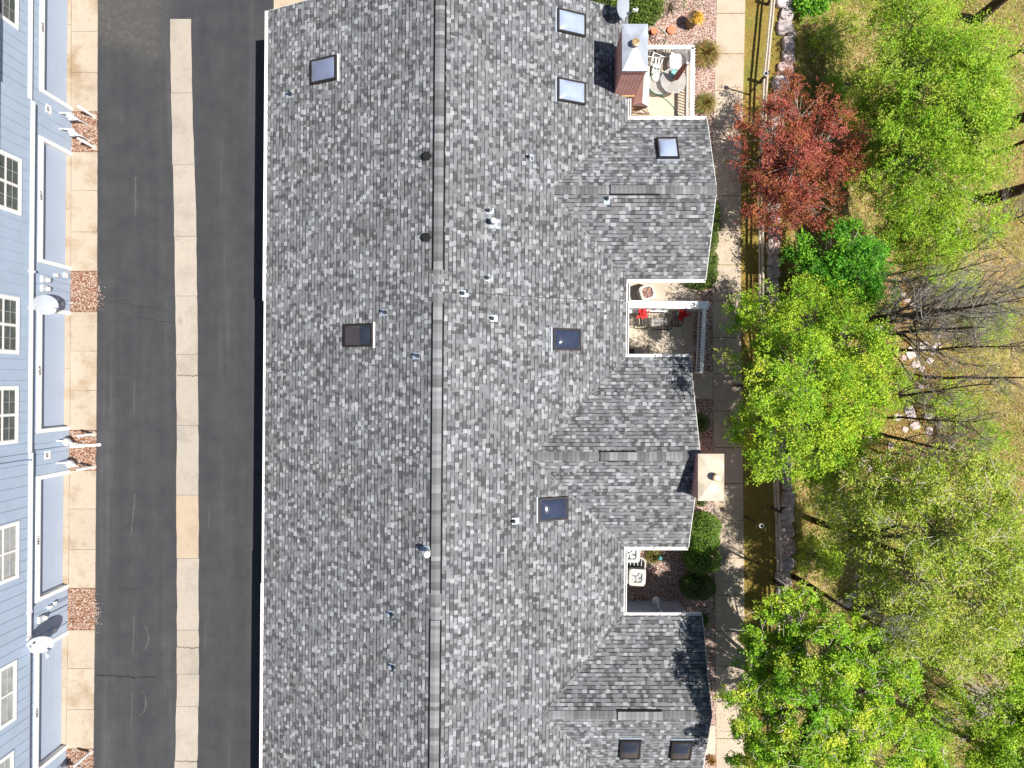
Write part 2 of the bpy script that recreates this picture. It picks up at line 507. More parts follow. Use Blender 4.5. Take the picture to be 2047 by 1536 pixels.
def arc(cx, cy, rx, ry, a0, a1, w, mb, z=za):
    n = 16; pts = []
    for i in range(n + 1):
        t = R(lerp(a0, a1, i / n)); pts.append(PV(cx + rx * math.cos(t) + rnd.uniform(-.4, .4), cy + ry * math.sin(t), z))
    for i in range(n):
        d = (pts[i + 1] - pts[i]).normalized(); nr = Vector((-d.y, d.x, 0)); ww = w * rnd.uniform(.3, 1.1) * math.sin(math.pi * (i + .7) / (n + 1))
        mb.face([pts[i] - nr * ww, pts[i + 1] - nr * ww, pts[i + 1] + nr * ww, pts[i] + nr * ww])
arc(272, 1275, 25, 32, -60, 60, .05, sc); arc(275, 1405, 17, 26, -70, 80, .05, sc)
crack(268, 1232, 266, 1310, za, .025, mb=sc); crack(265, 1385, 262, 1455, za, .022, mb=sc); crack(270, 990, 262, 1070, za, .03, mb=sc)
crack(269, 760, 268, 830, za, .02, mb=sc); crack(271, 355, 271, 430, za, .035, mb=sc); crack(419, 1010, 417, 1060, za, .02, mb=sc)
crack(412, 1240, 409, 1300, za, .02, mb=sc)
tag(sc.build("tyre_scuff", M['scuff']), kind="structure")

# driveway aprons, red gravel beds and garage thresholds beside the blue building
gb = [(223, 304), (542, 624), (860, 941), (1176, 1260), (1497, 1585)]
aj = [[-110, -20, 63, 145, 223], [304, 381, 464, 542], [624, 702, 781, 860], [941, 1018, 1099, 1176], [1260, 1337, 1419, 1497], [1585, 1660]]
ay = [-110, 0, 300, 600, 900, 1200, 1400, 1536, 1660]
axl = [144, 143, 142.5, 141.5, 140, 137, 134, 131, 129]
axr = [196, 195, 194.5, 194, 192, 190, 187.5, 186.5, 185]
ap = MB()
for js in aj:
    q = slabs(js, ay, axl, axr, LG - .05, LG + .03, [shade(rnd.uniform(.95, 1.05)) for _ in range(4)], .016, .006)
    n0 = len(ap.v)
    ap.v += q.v; ap.f += [tuple(i + n0 for i in f) for f in q.f]; ap.c += q.c; ap.m += q.m
tag(ap.build("driveway_apron", M['apron']), "tan concrete slabs in front of the garage doors", "driveway", kind="structure")
rg = MB()
for y0, y1 in gb:
    n = 6; L, Rr = [], []
    for i in range(n + 1):
        yy = lerp(y0, y1, i / n)
        L.append(P(interp(yy, ay, axl) - 4, yy, LG + .02)); Rr.append(P(interp(yy, ay, axr) + rnd.uniform(-1, 1.2), yy, LG + .02))
    rg.prism([(p[0], p[1]) for p in L + Rr[::-1]], LG - .05, LG + .02)
tag(rg.build("red_gravel_bed", M['red_gravel']), "reddish gravel beds between the garage driveways", "gravel", kind="stuff")
# loose stones of the beds, some kicked out on to the asphalt
V = []; C = []
def stones(n, fx, size, cols_):
    for _ in range(n):
        x_, y_, z_ = fx()
        s_ = size * rnd.uniform(.5, 1.2); r_ = rnd.uniform(0, 6.28)
        c_ = rnd.choice(cols_)
        top = [Vector((math.cos(r_ + k * 1.57) * s_, math.sin(r_ + k * 1.57) * s_ * rnd.uniform(.5, .9), 0)) for k in range(4)]
        b_ = Vector((x_, y_, z_))
        ap_ = b_ + Vector((rnd.uniform(-.3, .3) * s_, rnd.uniform(-.3, .3) * s_, s_ * .7))
        for k in range(4):
            V.append([b_ + top[k], b_ + top[(k + 1) % 4], ap_]); C.append(c_)
redc = [(.36, .17, .1), (.45, .3, .22), (.58, .47, .4), (.22, .09, .05), (.48, .35, .28), (.6, .53, .47)]
for bi, (y0, y1) in enumerate(gb):
    def fx():
        yy = rnd.uniform(y0 + 2, y1 - 2); t = rnd.random()
        p = P(lerp(interp(yy, ay, axl) - 2, interp(yy, ay, axr), t), yy, LG + .02); return p
    stones(900, fx, .035, redc)
    if bi in (1, 3):
        def fx2():
            yy = rnd.gauss((y0 + y1) / 2 + 8, 14); p = P(interp(yy, ay, axr) + abs(rnd.gauss(0, 6)), yy, LG + .006); return p
        stones(70, fx2, .03, redc)
ob = quads_object("loose_red_stone", np.array([[tuple(q) for q in f] for f in V]), np.array(C), plain("stone_chip", (1, 1, 1), .9, .12, 20, attr=True), k=3)
tag(ob, "loose reddish stone chips of the gravel beds", "stones", kind="stuff")

th = MB()
for (y0, y1) in [(-110, 223), (304, 542), (624, 860), (941, 1176), (1260, 1497), (1585, 1660)]:
    js = [y0 + 6, lerp(y0, y1, .48), y1 - 6]
    q = slabs(js, ay, [x_ - 13.5 for x_ in axl], [x_ - .8 for x_ in axl], LG - .05, LG + .04, [(.98, .96, .94), (1.03, 1.0, .97)], .014)
    n0 = len(th.v)
    th.v += q.v; th.f += [tuple(i + n0 for i in f) for f in q.f]; th.c += q.c; th.m += q.m
tag(th.build("garage_threshold", M['apron']), "narrow concrete strips under the garage doors", "driveway", kind="structure")

nc = MB()
nc.prism([(-10.72, 15.52), (-2, 15.52), (-2, 40), (-10.72, 40)], LG - .05, LG + .03, (1.0, .97, .92))
tag(nc.build("side_path", M['sidewalk']), "pale concrete at the north end of the grey roofed building", "path", kind="structure")

# sidewalk, lawn, gravel beds, patios on the east side
sj = [-190, -115, -45, 27, 108, 182, 256, 323, 392, 461, 530, 602, 675, 748, 822, 895, 967, 1040, 1116, 1190, 1262, 1332, 1402, 1477, 1550, 1620, 1700]
sy = [-190, 0, 250, 460, 800, 1100, 1300, 1536, 1700]
sxl = [1434, 1433, 1427, 1424, 1426, 1429, 1431, 1432, 1433]
sxr = [1491, 1490, 1484, 1480, 1483, 1487, 1488, 1489, 1490]
sw = slabs(sj, sy, sxl, sxr, -.1, .03, [shade(rnd.uniform(.96, 1.04)) for _ in range(9)], .034)
tag(sw.build("sidewalk", M['sidewalk']), "tan concrete sidewalk running beside the ravine", "sidewalk", kind="structure")
lw = MB()
L = []; Rr = []
for yy in range(-190, 1700, 30):
    p = P(interp(yy, sy, sxr) - .5, yy, .008); L.append((p[0], p[1])); Rr.append((12.33, p[1]))
for i in range(len(L) - 1):
    lw.face([(*L[i + 1], .008), (*Rr[i + 1], .008), (*Rr[i], .008), (*L[i], .008)])
tag(lw.build("lawn_strip", M['lawn']), "strip of yellowing lawn between sidewalk and boulders", "lawn", kind="structure")
gr = MB()
for i in range(len(sj) - 1):
    pa, pb = P(interp(sj[i], sy, sxl) + .5, sj[i], .01), P(interp(sj[i + 1], sy, sxl) + .5, sj[i + 1], .01)
    gr.face([(2.5, pa[1], .01), (2.5, pb[1], .01), (pb[0], pb[1], .01), (pa[0], pa[1], .01)])
tag(gr.build("pink_gravel_bed", M['pink_gravel']), "pink and white gravel around the patios", "gravel", kind="stuff")
pt = MB()
def ppoly(pts, z0, z1, c=(1, 1, 1), mb=pt): mb.prism([P(a_, b_, z1)[:2] for a_, b_ in pts], z0, z1, c)
ppoly([(1230, 92), (1289, 92), (1289, 186), (1230, 186)], -.05, .04); ppoly([(1289.6, 92), (1380, 92), (1380, 186), (1289.6, 186)], -.05, .04, (1.02, 1.01, 1))
ppoly([(1230, 186.6), (1289, 186.6), (1289, 250), (1230, 250)], -.05, .04, (1.02, 1.01, 1)); ppoly([(1289.6, 186.6), (1380, 186.6), (1380, 250), (1289.6, 250)], -.05, .04)
ppoly([(1230, 565), (1296, 565), (1296, 602), (1230, 602)], -.05, .04); ppoly([(1296.6, 565), (1396, 565), (1396, 602), (1296.6, 602)], -.05, .04, (.98, .98, .98))
ppoly([(1230, 603), (1295, 603), (1295, 735), (1230, 735)], -.05, .04, (1.02, 1.0, .97)); ppoly([(1295.7, 603), (1363, 603), (1363, 735), (1295.7, 735)], -.05, .04)
ppoly([(1363.6, 603), (1386, 603), (1386, 735), (1363.6, 735)], -.05, .04, (.9, .85, .8))
ppoly([(1370, 744), (1425, 744), (1425, 797), (1370, 797)], -.05, .035, (.93, .9, .86))
ppoly([(1385, 1451), (1430.5, 1451), (1430.5, 1508), (1385, 1508)], -.05, .035)
tag(pt.build("patio_slab", M['patio']), "pale concrete patio slabs beside the bays", "patio", kind="structure")

# ------------------------------------------------------------------ the long grey roofed building
KS = .008                       # the building runs slightly off the photo's vertical
ZE, ZR = 3.0, 6.2
XL, XC, XR_ = -9.875, -2.66, 4.546
YN, YS = 14.97, -21.0
PIT = (ZR - ZE) / (XC - XL)
CS = 1 / math.sqrt(1 + PIT * PIT); SN = PIT * CS
GAB = [dict(y0=4.215, y1=10.60, xf=7.74), dict(y0=-6.523, y1=1.064, xf=7.13), dict(y0=-15.91, y1=-9.313, xf=7.70)]
for q in GAB:
    q['yc'] = (q['y0'] + q['y1']) / 2; q['h'] = (q['y1'] - q['y0']) / 2; q['zr'] = ZE + PIT * q['h']; q['xv'] = XR_ - q['h']

def main_z(x, y):
    x -= KS * y
    return ZE + PIT * (x - XL) if x < XC else ZE + PIT * (XR_ - x)
def gab_z(q, y):
    return q['zr'] - PIT * abs(y - q['yc'])

def hit(px, py, surf):
    """where the sight line through a photo pixel meets a roof slope"""
    z = 4.0
    for _ in range(40):
        x, y, _z = P(px, py, z)
        zn = main_z(x, y) if surf in ('L', 'R') else gab_z(surf, y)
        z = z + .6 * (zn - z)
    return Vector(P(px, py, z))

house = thing("townhouse_row", "long building under one grey shingle roof with three cross gables facing the sidewalk", "building", (-2.6, 0, 0))
def hb(mb, name, mats, parent=None, smooth=False):
    """part of the house: apply the building's slight skew, then parent"""
    mb.v = [(a_ + KS * b_, b_, c_) for a_, b_, c_ in mb.v]
    o = mb.build(name, mats, None, smooth, (-2.6, 0, 0) if parent is None else None)
    p = parent or house
    o.parent = p
    if parent is None: o.location = (0, 0, 0)
    else:
        o.matrix_parent_inverse = Matrix.Translation((2.6, 0, 0)) if p is not house else Matrix.Identity(4)
    return o

def shade_pick(raised=False):
    r = rnd.random()
    if raised:
        if r < .28: b = rnd.uniform(.09, .125)
        elif r < .68: b = rnd.uniform(.17, .235)
        else: b = rnd.uniform(.29, .40)
    else:
        if r < .1: b = rnd.uniform(.11, .14)
        elif r < .93: b = rnd.uniform(.18, .245)
        else: b = rnd.uniform(.28, .34)
    w = rnd.uniform(-.012, .016)
    return (b * (.975 - w), b, b * (1.045 + w * 1.5))

EXPO = .15
def shingle_slope(O, U, Vv, ul, vl, keep=None, lift=0.0):
    mb = MB()
    O, U, Vv = Vector(O), Vector(U), Vector(Vv); N = U.cross(Vv)
    if N.z < 0: N = -N
    nrow = int(math.ceil(vl / EXPO))
    for r in range(nrow):
        v0 = r * EXPO; v1 = min(vl, v0 + EXPO + .012)
        u = -rnd.uniform(0, .3)
        prev_up = False; nxt = -1; tone = 1.0
        while u < ul:
            raised = not prev_up if rnd.random() < .8 else prev_up
            w = rnd.uniform(.115, .2) if raised else rnd.uniform(.06, .2)
            ua, ub = max(0, u), min(ul, u + w)
            u += w; prev_up = raised
            if ub - ua < .004: continue
            if u > nxt: nxt = u + 1.0; tone = rnd.uniform(.93, 1.08)
            mid = O + U * (ua + ub) / 2 + Vv * (v0 + v1) / 2
            if keep and not keep(mid): continue
            t = lift + (.026 if raised else .013)
            c = tuple(x_ * tone for x_ in shade_pick(raised))
            tilt = .004 + lift
            vb = v0 - (0.0 if raised else -.0)
            a0 = O + U * ua + Vv * vb; a1 = O + U * ub + Vv * vb
            b0 = O + U * ua + Vv * v1; b1 = O + U * ub + Vv * v1
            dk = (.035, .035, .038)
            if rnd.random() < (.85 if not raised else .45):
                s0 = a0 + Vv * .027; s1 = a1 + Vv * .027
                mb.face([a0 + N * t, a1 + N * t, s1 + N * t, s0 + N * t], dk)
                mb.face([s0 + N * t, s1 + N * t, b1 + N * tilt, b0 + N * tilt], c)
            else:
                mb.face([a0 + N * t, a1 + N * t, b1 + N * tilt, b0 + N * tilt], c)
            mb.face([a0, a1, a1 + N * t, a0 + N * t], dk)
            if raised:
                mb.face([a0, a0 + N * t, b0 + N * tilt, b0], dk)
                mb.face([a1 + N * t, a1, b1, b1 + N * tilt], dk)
    return mb

def deck(mb, O, U, Vv, ul, vl, th_=.12):
    O, U, Vv = Vector(O), Vector(U), Vector(Vv); N = U.cross(Vv)
    if N.z < 0: N = -N
    p = [O, O + U * ul, O + U * ul + Vv * vl, O + Vv * vl]
    b = [q - N * th_ for q in p]; c = (.1, .1, .1)
    mb.face(p, c); mb.face(b[::-1], c)
    for i in range(4): mb.face([p[i], b[i], b[(i + 1) % 4], p[(i + 1) % 4]], c)

SLL = (XC - XL) / CS
YST = 3.3
# main slopes: west, east (the north unit's east slope sits a little higher)
w_ = shingle_slope((XL, YS, ZE), (0, 1, 0), (CS, 0, SN), YN - YS, SLL)
deck(w_, (XL, YS, ZE), (0, 1, 0), (CS, 0, SN), YN - YS, SLL)
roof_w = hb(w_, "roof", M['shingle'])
def keep_e(p):
    for q in GAB:
        if q['y0'] < p.y < q['y1'] and p.x > q['xv'] and gab_z(q, p.y) > p.z + .12: return False
    return True
e_ = shingle_slope((XR_, YS, ZE), (0, 1, 0), (-CS, 0, SN), YST - YS, SLL, keep_e)
e2 = shingle_slope((XR_, YST, ZE), (0, 1, 0), (-CS, 0, SN), YN - YST, SLL, keep_e, .022)
n0 = len(e_.v); e_.v += e2.v; e_.f += [tuple(i + n0 for i in f) for f in e2.f]; e_.c += e2.c; e_.m += e2.m
deck(e_, (XR_, YS, ZE), (0, 1, 0), (-CS, 0, SN), YN - YS, SLL)
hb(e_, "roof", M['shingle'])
st_ = MB(); p0 = Vector((XR_, YST - .012, ZE + .02)); p1 = Vector((XC, YST - .012, ZR + .02)); dd = p1 - p0
st_.box((p0 + p1) / 2, (dd.length - .1, .012, .055), mat=Matrix.Rotation(-math.atan2(dd.z, dd.x), 3, 'Y'))
hb(st_, "roof_step", M['bronze'])
# cross gables
for q in GAB:
    mb = MB()
    L_ = q['h'] / CS
    for sgn, yb in ((1, q['y0']), (-1, q['y1'])):
        kp = lambda p: p.z > main_z(p.x + KS * p.y, p.y) - .1
        s_ = shingle_slope((q['xv'] - .3, yb, ZE), (1, 0, 0), (0, sgn * CS, SN), q['xf'] - q['xv'] + .3, L_, kp)
        deck(s_, (XR_ - .25, yb, ZE), (1, 0, 0), (0, sgn * CS, SN), q['xf'] - XR_ + .25, L_)
        n0 = len(mb.v); mb.v += s_.v; mb.f += [tuple(i + n0 for i in f) for f in s_.f]; mb.c += s_.c; mb.m += s_.m
    q['obj'] = hb(mb, "gable_roof", M['shingle'])
    # woven valley: a line of paler cut shingles
    for yb in (q['y0'], q['y1']):
        vm = MB()
        a_ = Vector((XR_, yb, ZE + .045)); b_ = Vector((q['xv'], q['yc'], q['zr'] + .045)); n = 40; pts = []
        for i in range(n + 1):
            w2 = rnd.uniform(.004, .035); p_ = a_.lerp(b_, i / n); pts.append((p_ - Vector((0, w2, 0)), p_ + Vector((0, w2, 0))))
        for i in range(n):
            n0_ = len(vm.v); vm.v += [tuple(pts[i][0]), tuple(pts[i + 1][0]), tuple(pts[i + 1][1]), tuple(pts[i][1])]
            vm.f.append((n0_, n0_ + 1, n0_ + 2, n0_ + 3)); vm.c.append(shade(rnd.uniform(.2, .38))); vm.m.append(0)
        hb(vm, "valley_shingles", M['shingle'], q['obj'])

def caps(pts_a, pts_b, half, zoff, seglen=.16, drop=PIT):
    """overlapping cap shingles along a ridge from a to b"""
    mb = MB(); a_, b_ = Vector(pts_a), Vector(pts_b)
    L = (b_ - a_).length; d = (b_ - a_) / L; s = Vector((-d.y, d.x, 0)); n = int(L / seglen)
    for i in range(n):
        p0 = a_ + d * (L * i / n); p1 = a_ + d * (L * (i + 1) / n + .02)
        h0, h1 = zoff + .028, zoff + .012
        if i % 2 == 0 or rnd.random() < .25: c = shade_pick(True)
        c = tuple(lerp(x_, .21, .38) for x_ in c)
        for sg in (-1, 1):
            e0 = p0 + s * sg * half + Vector((0, 0, h0 - half * drop)); e1 = p1 + s * sg * half + Vector((0, 0, h1 - half * drop))
            r0 = p0 + Vector((0, 0, h0)); r1 = p1 + Vector((0, 0, h1))
            mb.face([r0, r1, e1, e0] if sg < 0 else [e0, e1, r1, r0], c)
            mb.face([e0, e1, e1 - Vector((0, 0, .02)), e0 - Vector((0, 0, .02))], (.05, .05, .05))
    return mb

ridge_y = lambda py: (768 - py) * (CAMZ - ZR) / F
cuts = [(YN, ridge_y(540), True), (ridge_y(540), ridge_y(606), False), (ridge_y(606), ridge_y(1188), True), (ridge_y(1188), ridge_y(1241), False), (ridge_y(1241), YS, True)]
for ya, yb, vent in cuts:
    c_ = caps((XC, yb, ZR), (XC, ya, ZR), .165, .075 if vent else .02, .15, .3 if vent else PIT)
    rc = hb(c_, "ridge_cap", M['shingle'])
    if vent:
        v_ = MB(); v_.box((XC, (ya + yb) / 2, ZR - .05), (.425, ya - yb - .02, .06))
        hb(v_, "ridge_vent", M['dark'], rc)
for q, (va, vb) in zip(GAB, ((1217, 1315), (1201, 1273), (1240, 1328))):
    xa = (va - 1023.5) * (CAMZ - q['zr']) / F; xb = (vb - 1023.5) * (CAMZ - q['zr']) / F
    rc = hb(caps((q['xv'] - .1, q['yc'], q['zr']), (q['xf'], q['yc'], q['zr']), .165, .02, .16), "ridge_cap", M['shingle'], q['obj'])
    c2 = caps((xa, q['yc'], q['zr']), (xb, q['yc'], q['zr']), .16, .085, .16, .3)
    v_ = MB(); v_.box(((xa + xb) / 2, q['yc'], q['zr'] - .045), (xb - xa + .03, .4, .08))
    hb(v_, "ridge_vent", M['dark'], q['obj'])
    hb(c2, "ridge_vent_cap", M['shingle'], q['obj'])

# walls
wl = MB()
x0, x1 = XL + .35, XR_ - .3
prof = [(x0, LG - .1), (x1, LG - .1), (x1, ZE + .1), (XC, ZR - .2), (x0, ZE + .1)]
ya, yb = YN - .3, YS + .1
wl.face([(p[0], ya, p[1]) for p in prof[::-1]]); wl.face([(p[0], yb, p[1]) for p in prof])
for i in (0, 1, 4): 
    p, p2 = prof[i], prof[(i + 1) % 5]
    wl.face([(p[0], yb, p[1]), (p2[0], yb, p2[1]), (p2[0], ya, p2[1]), (p[0], ya, p[1])])
for q in GAB:
    w0, w1 = q['y0'] + .3, q['y1'] - .3; xa, xb = XR_ - .31, q['xf'] - .24
    pr = [(w0, -.1), (w1, -.1), (w1, ZE + .08), (q['yc'], q['zr'] - .18), (w0, ZE + .08)]
    wl.face([(xb, p[0], p[1]) for p in pr])
    for i in (1, 4): 
        p, p2 = pr[i], pr[(i + 1) % 5]
        wl.face([(xa, p[0], p[1]), (xb, p[0], p[1]), (xb, p2[0], p2[1]), (xa, p2[0], p2[1])])
    n = int((xb - xa) / .41)
    for i in range(n + 1):
        for yy, s in ((w0, -1), (w1, 1)):
            wl.box((xa + .2 + i * .41, yy + s * .014, 1.4), (.035, .03, 2.96))
hb(wl, "wall", M['siding_grey'])
# soffit / fascia along eaves and rakes
for q in GAB:
    for sgn, yb_ in ((1, q['y0']), (-1, q['y1'])):
        fa = MB()
        a_ = Vector((q['xf'] + .012, yb_, ZE - .02)); b_ = Vector((q['xf'] + .012, q['yc'], q['zr'] - .02))
        dd = b_ - a_; mid = (a_ + b_) / 2
        fa.box(mid - Vector((0, 0, .07)), (.022, dd.length, .16), mat=Matrix.Rotation(math.atan2(dd.z, dd.y), 3, 'X'))
        hb(fa, "fascia", M['gutter'])
a_ = Vector((XL, YN + .012, ZE - .09)); b_ = Vector((XC, YN + .012, ZR - .09)); c_ = Vector((XR_, YN + .012, ZE - .09))
for p_, q_ in ((a_, b_), (b_, c_)):
    fa = MB(); dd = q_ - p_
    fa.box((p_ + q_) / 2, (dd.length, .022, .16), mat=Matrix.Rotation(-math.atan2(dd.z, dd.x), 3, 'Y'))
    hb(fa, "fascia", M['gutter'])

def gutter(a, b, out, name="gutter", w=.115):
    """open white trough along the eave a-b; out = unit vector away from the roof"""
    mb = MB(); a, b, out = Vector(a), Vector(b), Vector(out)
    d = (b - a); L = d.length; d.normalize(); c = (a + b) / 2; rz = math.atan2(d.y, d.x)
    mb.box(c + out * (w / 2 + .005) + Vector((0, 0, -.1)), (L, w, .014), rz)
    mb.box(c + out * (w + .005) + Vector((0, 0, -.045)), (L, .028, .11), rz)
    mb.box(c + out * .004 + Vector((0, 0, -.06)), (L, .012, .08), rz)
    for e in (a, b): mb.box(e + out * (w / 2) + Vector((0, 0, -.06)), (.014, w, .09), rz)
    n = int(L / 1.25)
    for i in range(1, n): mb.box(a + d * (L * i / n) + out * (w / 2 + .012) + Vector((0, 0, .002)), (.035, w + .01, .012), rz)
    return hb(mb, name, M['gutter'])
ey = lambda py: (768 - py) * (CAMZ - ZE) / F
gutter((XL - .02, YN, ZE), (XL - .02, ey(601), ZE), (-1, 0, 0)); gutter((XL + .03, ey(602), ZE), (XL + .03, ey(1165), ZE), (-1, 0, 0)); gutter((XL - .005, ey(1166), ZE), (XL - .005, YS, ZE), (-1, 0, 0))
gutter((XR_ + .01, GAB[0]['y1'] + .13, ZE), (XR_ + .01, 11.45, ZE), (1, 0, 0))
gutter((XR_ + .02, YST + .02, ZE), (XR_ + .02, GAB[0]['y0'] - .12, ZE), (1, 0, 0)); gutter((XR_ - .01, GAB[1]['y1'] + .12, ZE), (XR_ - .01, YST - .02, ZE), (1, 0, 0))
gutter((XR_ + .01, GAB[1]['y0'] - .12, ZE), (XR_ + .01, ey(1168), ZE), (1, 0, 0)); gutter((XR_ - .01, ey(1169), ZE), (XR_ - .01, GAB[2]['y1'] + .12, ZE), (1, 0, 0))
for q in GAB:
    gutter((XR_ - .02, q['y1'] + .004, ZE), (q['xf'] - .02, q['y1'] + .004, ZE), (0, 1, 0)); gutter((XR_ - .02, q['y0'] - .004, ZE), (q['xf'] - .02, q['y0'] - .004, ZE), (0, -1, 0))

# chimneys: brick stack, metal cap with hips, flue
def chimney(x0, x1, y0, y1, zb, zt, capm, fl, fh, lab):
    mb = MB(); mb.box(((x0 + x1) / 2, (y0 + y1) / 2, (zb + zt) / 2), (x1 - x0, y1 - y0, zt - zb))
    o = mb.build("chimney", M['brick']); o.parent = house; o.matrix_parent_inverse = Matrix.Translation((2.6, 0, 0)); o["label"] = lab
    c = MB(); e = .035
    z = zt
    c.box(((x0 + x1) / 2, (y0 + y1) / 2, z + .002), (x1 - x0 + 2 * e, y1 - y0 + 2 * e, .1))
    base = [(x0 - e, y0 - e), (x1 + e, y0 - e), (x1 + e, y1 + e), (x0 - e, y1 + e)]
    xm, ym = (x0 + x1) / 2, (y0 + y1) / 2
    top = Vector((xm + fl[0], ym + fl[1], z + .2))
    for i in range(4):
        p, q = base[i], base[(i + 1) % 4]
        c.face([(p[0], p[1], z + .054), (q[0], q[1], z + .054), top])
    co = c.build("chimney_cap", capm); co.parent = o
    f = MB(); bx, by = top.x, top.y
    f.lathe((bx, by, z + .08), [(.1, 0), (.1, fh), (.145, fh + .02), (.145, fh + .14), (.12, fh + .15), (.085, fh + .152), (.08, fh + .12)], 18)
    fo = f.build("flue", M['flue'], None, True); fo.parent = o
    r = MB()
    n = 9
    for (xa, ya, xb, yb) in ((x0, y0, x1, y0), (x1, y0, x1, y1), (x1, y1, x0, y1), (x0, y1, x0, y0)):
        L = math.hypot(xb - xa, yb - ya); k = int(L / .11)
        for i in range(k):
            t = (i + .5) / k; ang = math.atan2(yb - ya, xb - xa)
            nx, ny = math.sin(ang), -math.cos(ang)
            r.box((lerp(xa, xb, t) + nx * .008, lerp(ya, yb, t) + ny * .008, zt - .12), (.095, .035, .12), ang)
    ro = r.build("brick_course", M['brick']); ro.parent = o
    return o
chimney(4.07, 4.95, 11.52, 13.17, 0, 5.40, M['capmetal'], (-.02, .05), .16, "brick chimney with grey metal cap at the roof's north end")
chimney(6.92, 7.82, -4.29, -2.62, 0, 5.15, M['capwhite'], (.12, .02), .22, "brick chimney with pale metal cap on the middle gable")
sd = MB(); sd.box((4.5, 11.5, 3.12), (.8, .05, .06)); 
so_ = sd.build("chimney_flashing", plain("tan_flashing", (.5, .33, .14), .7)); so_.parent = house; so_.matrix_parent_inverse = Matrix.Translation((2.6, 0, 0))

def frame_of(surf):
    if surf == 'L': return Vector((0, 1, 0)), Vector((CS, 0, SN))
    if surf == 'R': return Vector((0, 1, 0)), Vector((-CS, 0, SN))
    q, s = surf
    return Vector((1, 0, 0)), Vector((0, s * CS, SN))

def skylight(px, py, surf, ul, vl, domemat, shaft=None, lab=None):
    U, Vv = frame_of(surf)
    N = U.cross(Vv); N = N if N.z > 0 else -N
    U2 = U if U.cross(Vv).dot(N) > 0 else -U
    p = hit(px, py, surf if isinstance(surf, str) else surf[0])
    rot = Matrix((U2, Vv, N)).transposed()
    T = Matrix.Translation(p) @ rot.to_4x4()
    h = .15
    fr = MB()
    for sx, sy, lx, ly in ((0, 1, ul, .07), (0, -1, ul, .07), (1, 0, .07, vl - .14), (-1, 0, .07, vl - .14)):
        fr.box((sx * (ul / 2 - .035), sy * (vl / 2 - .035), h / 2), (lx, ly, h))
    fr.v = [tuple(T @ Vector(q)) for q in fr.v]
    o = fr.build("skylight", M['bronze']); o.parent = house; o.matrix_parent_inverse = Matrix.Translation((2.6, 0, 0))
    if lab: o["label"] = lab
    d = MB(); n = 12; gu, gv = ul - .13, vl - .13
    for i in range(n + 1):
        for j in range(n + 1):
            a, b = i / n * 2 - 1, j / n * 2 - 1
            hh = .12 * (1 - abs(a) ** 2.6) ** .75 * (1 - abs(b) ** 2.6) ** .75
            d.v.append(tuple(T @ Vector((a * gu / 2, b * gv / 2, h - .012 + hh))))
    for i in range(n):
        for j in range(n):
            q = i * (n + 1) + j
            d.f.append((q, q + n + 1, q + n + 2, q + 1)); d.c.append((1, 1, 1)); d.m.append(0)
    do = d.build("skylight_dome", domemat, None, True); do.parent = o
    if shaft is not None:
        s = MB()
        s.box((0, 0, .075), (ul - .112, vl - .112, .012))
        s.v = [tuple(T @ Vector(q)) for q in s.v]
        s2 = s.build("shaft", M['dark']); s2.parent = o
        s = MB(); s.box((0, -(vl - .11) / 2 * (1 - shaft), .085), (ul - .13, (vl - .13) * shaft, .012))
        s.v = [tuple(T @ Vector(q)) for q in s.v]
        s3 = s.build("wood_reveal", M['lightshaft']); s3.parent = o
    f = MB(); f.box((0, vl / 2 + .035, .035), (ul + .1, .06, .05))
    f.v = [tuple(T @ Vector(q)) for q in f.v]
    fo = f.build("skylight_flashing", M['gutter'] if surf == 'L' else M['flash']); fo.parent = o
    return o
skylight(650, 142, 'L', .93, 1.22, M['sky_reflection_pale'], .3); skylight(719, 671, 'L', .86, 1.28, M['tinted'], .55, "dark skylight with brown reveal on the west slope")
skylight(1140, 48, 'R', .88, 1.22, M['milky']); skylight(1140, 185, 'R', .88, 1.22, M['milky'])
skylight(1131, 679, 'R', .84, 1.2, M['sky_reflection_blue'], .08); skylight(1104, 1017, 'R', .88, 1.26, M['sky_reflection_blue'], .08)
skylight((1334), 300, (GAB[0], -1), .82, 1.02, M['milky'])
skylight(1259, 1494, (GAB[2], 1), .8, 1.0, M['tinted'], .3); skylight(1361, 1496, (GAB[2], 1), .8, 1.0, M['tinted'], .3)

def hpart(mb, name, mat, parent=None, smooth=False):
    o = mb.build(name, mat, None, smooth); o.parent = parent or house
    if parent is None: o.matrix_parent_inverse = Matrix.Translation((2.6, 0, 0))
    return o
def vent_pipe(px, py, surf, h=.3):
    U, Vv = frame_of(surf); N = U.cross(Vv); N = N if N.z > 0 else -N
    p = hit(px, py, surf if isinstance(surf, str) else surf[0])
    rot = Matrix((U, Vv, N)).transposed()
    m = MB(); m.lathe(p, [(.075, -.05), (.075, .1), (.05, .13), (.045, h), (.03, h), (.03, h - .05)], 12)
    o = hpart(m, "vent_pipe", M['lead'])
    f = MB(); f.box(p + N * .03 - Vv * .06, (.24, .3, .012), mat=rot)
    hpart(f, "vent_flashing", M['flash'], o)
for px, py in ((582, 190), (771, 625), (836, 712), (784, 1228), (787, 1333)): vent_pipe(px, py, 'L', .38)
for px, py in ((1056, 315), (976, 422), (974, 556), (925, 587), (984, 637), (1027, 1042)): vent_pipe(px, py, 'R', .26)
vent_pipe(1213, 398, (GAB[0], 1), .26)
for px, py in ((854, 314), (853, 476)):
    p = hit(px, py, 'L'); m = MB()
    m.lathe(p, [(.1, -.1), (.1, .08), (.17, .09), (.17, .15), (.12, .17)], 6)
    hpart(m, "dark_roof_block", M['dark'])  # low near-black hexagonal block on the west slope
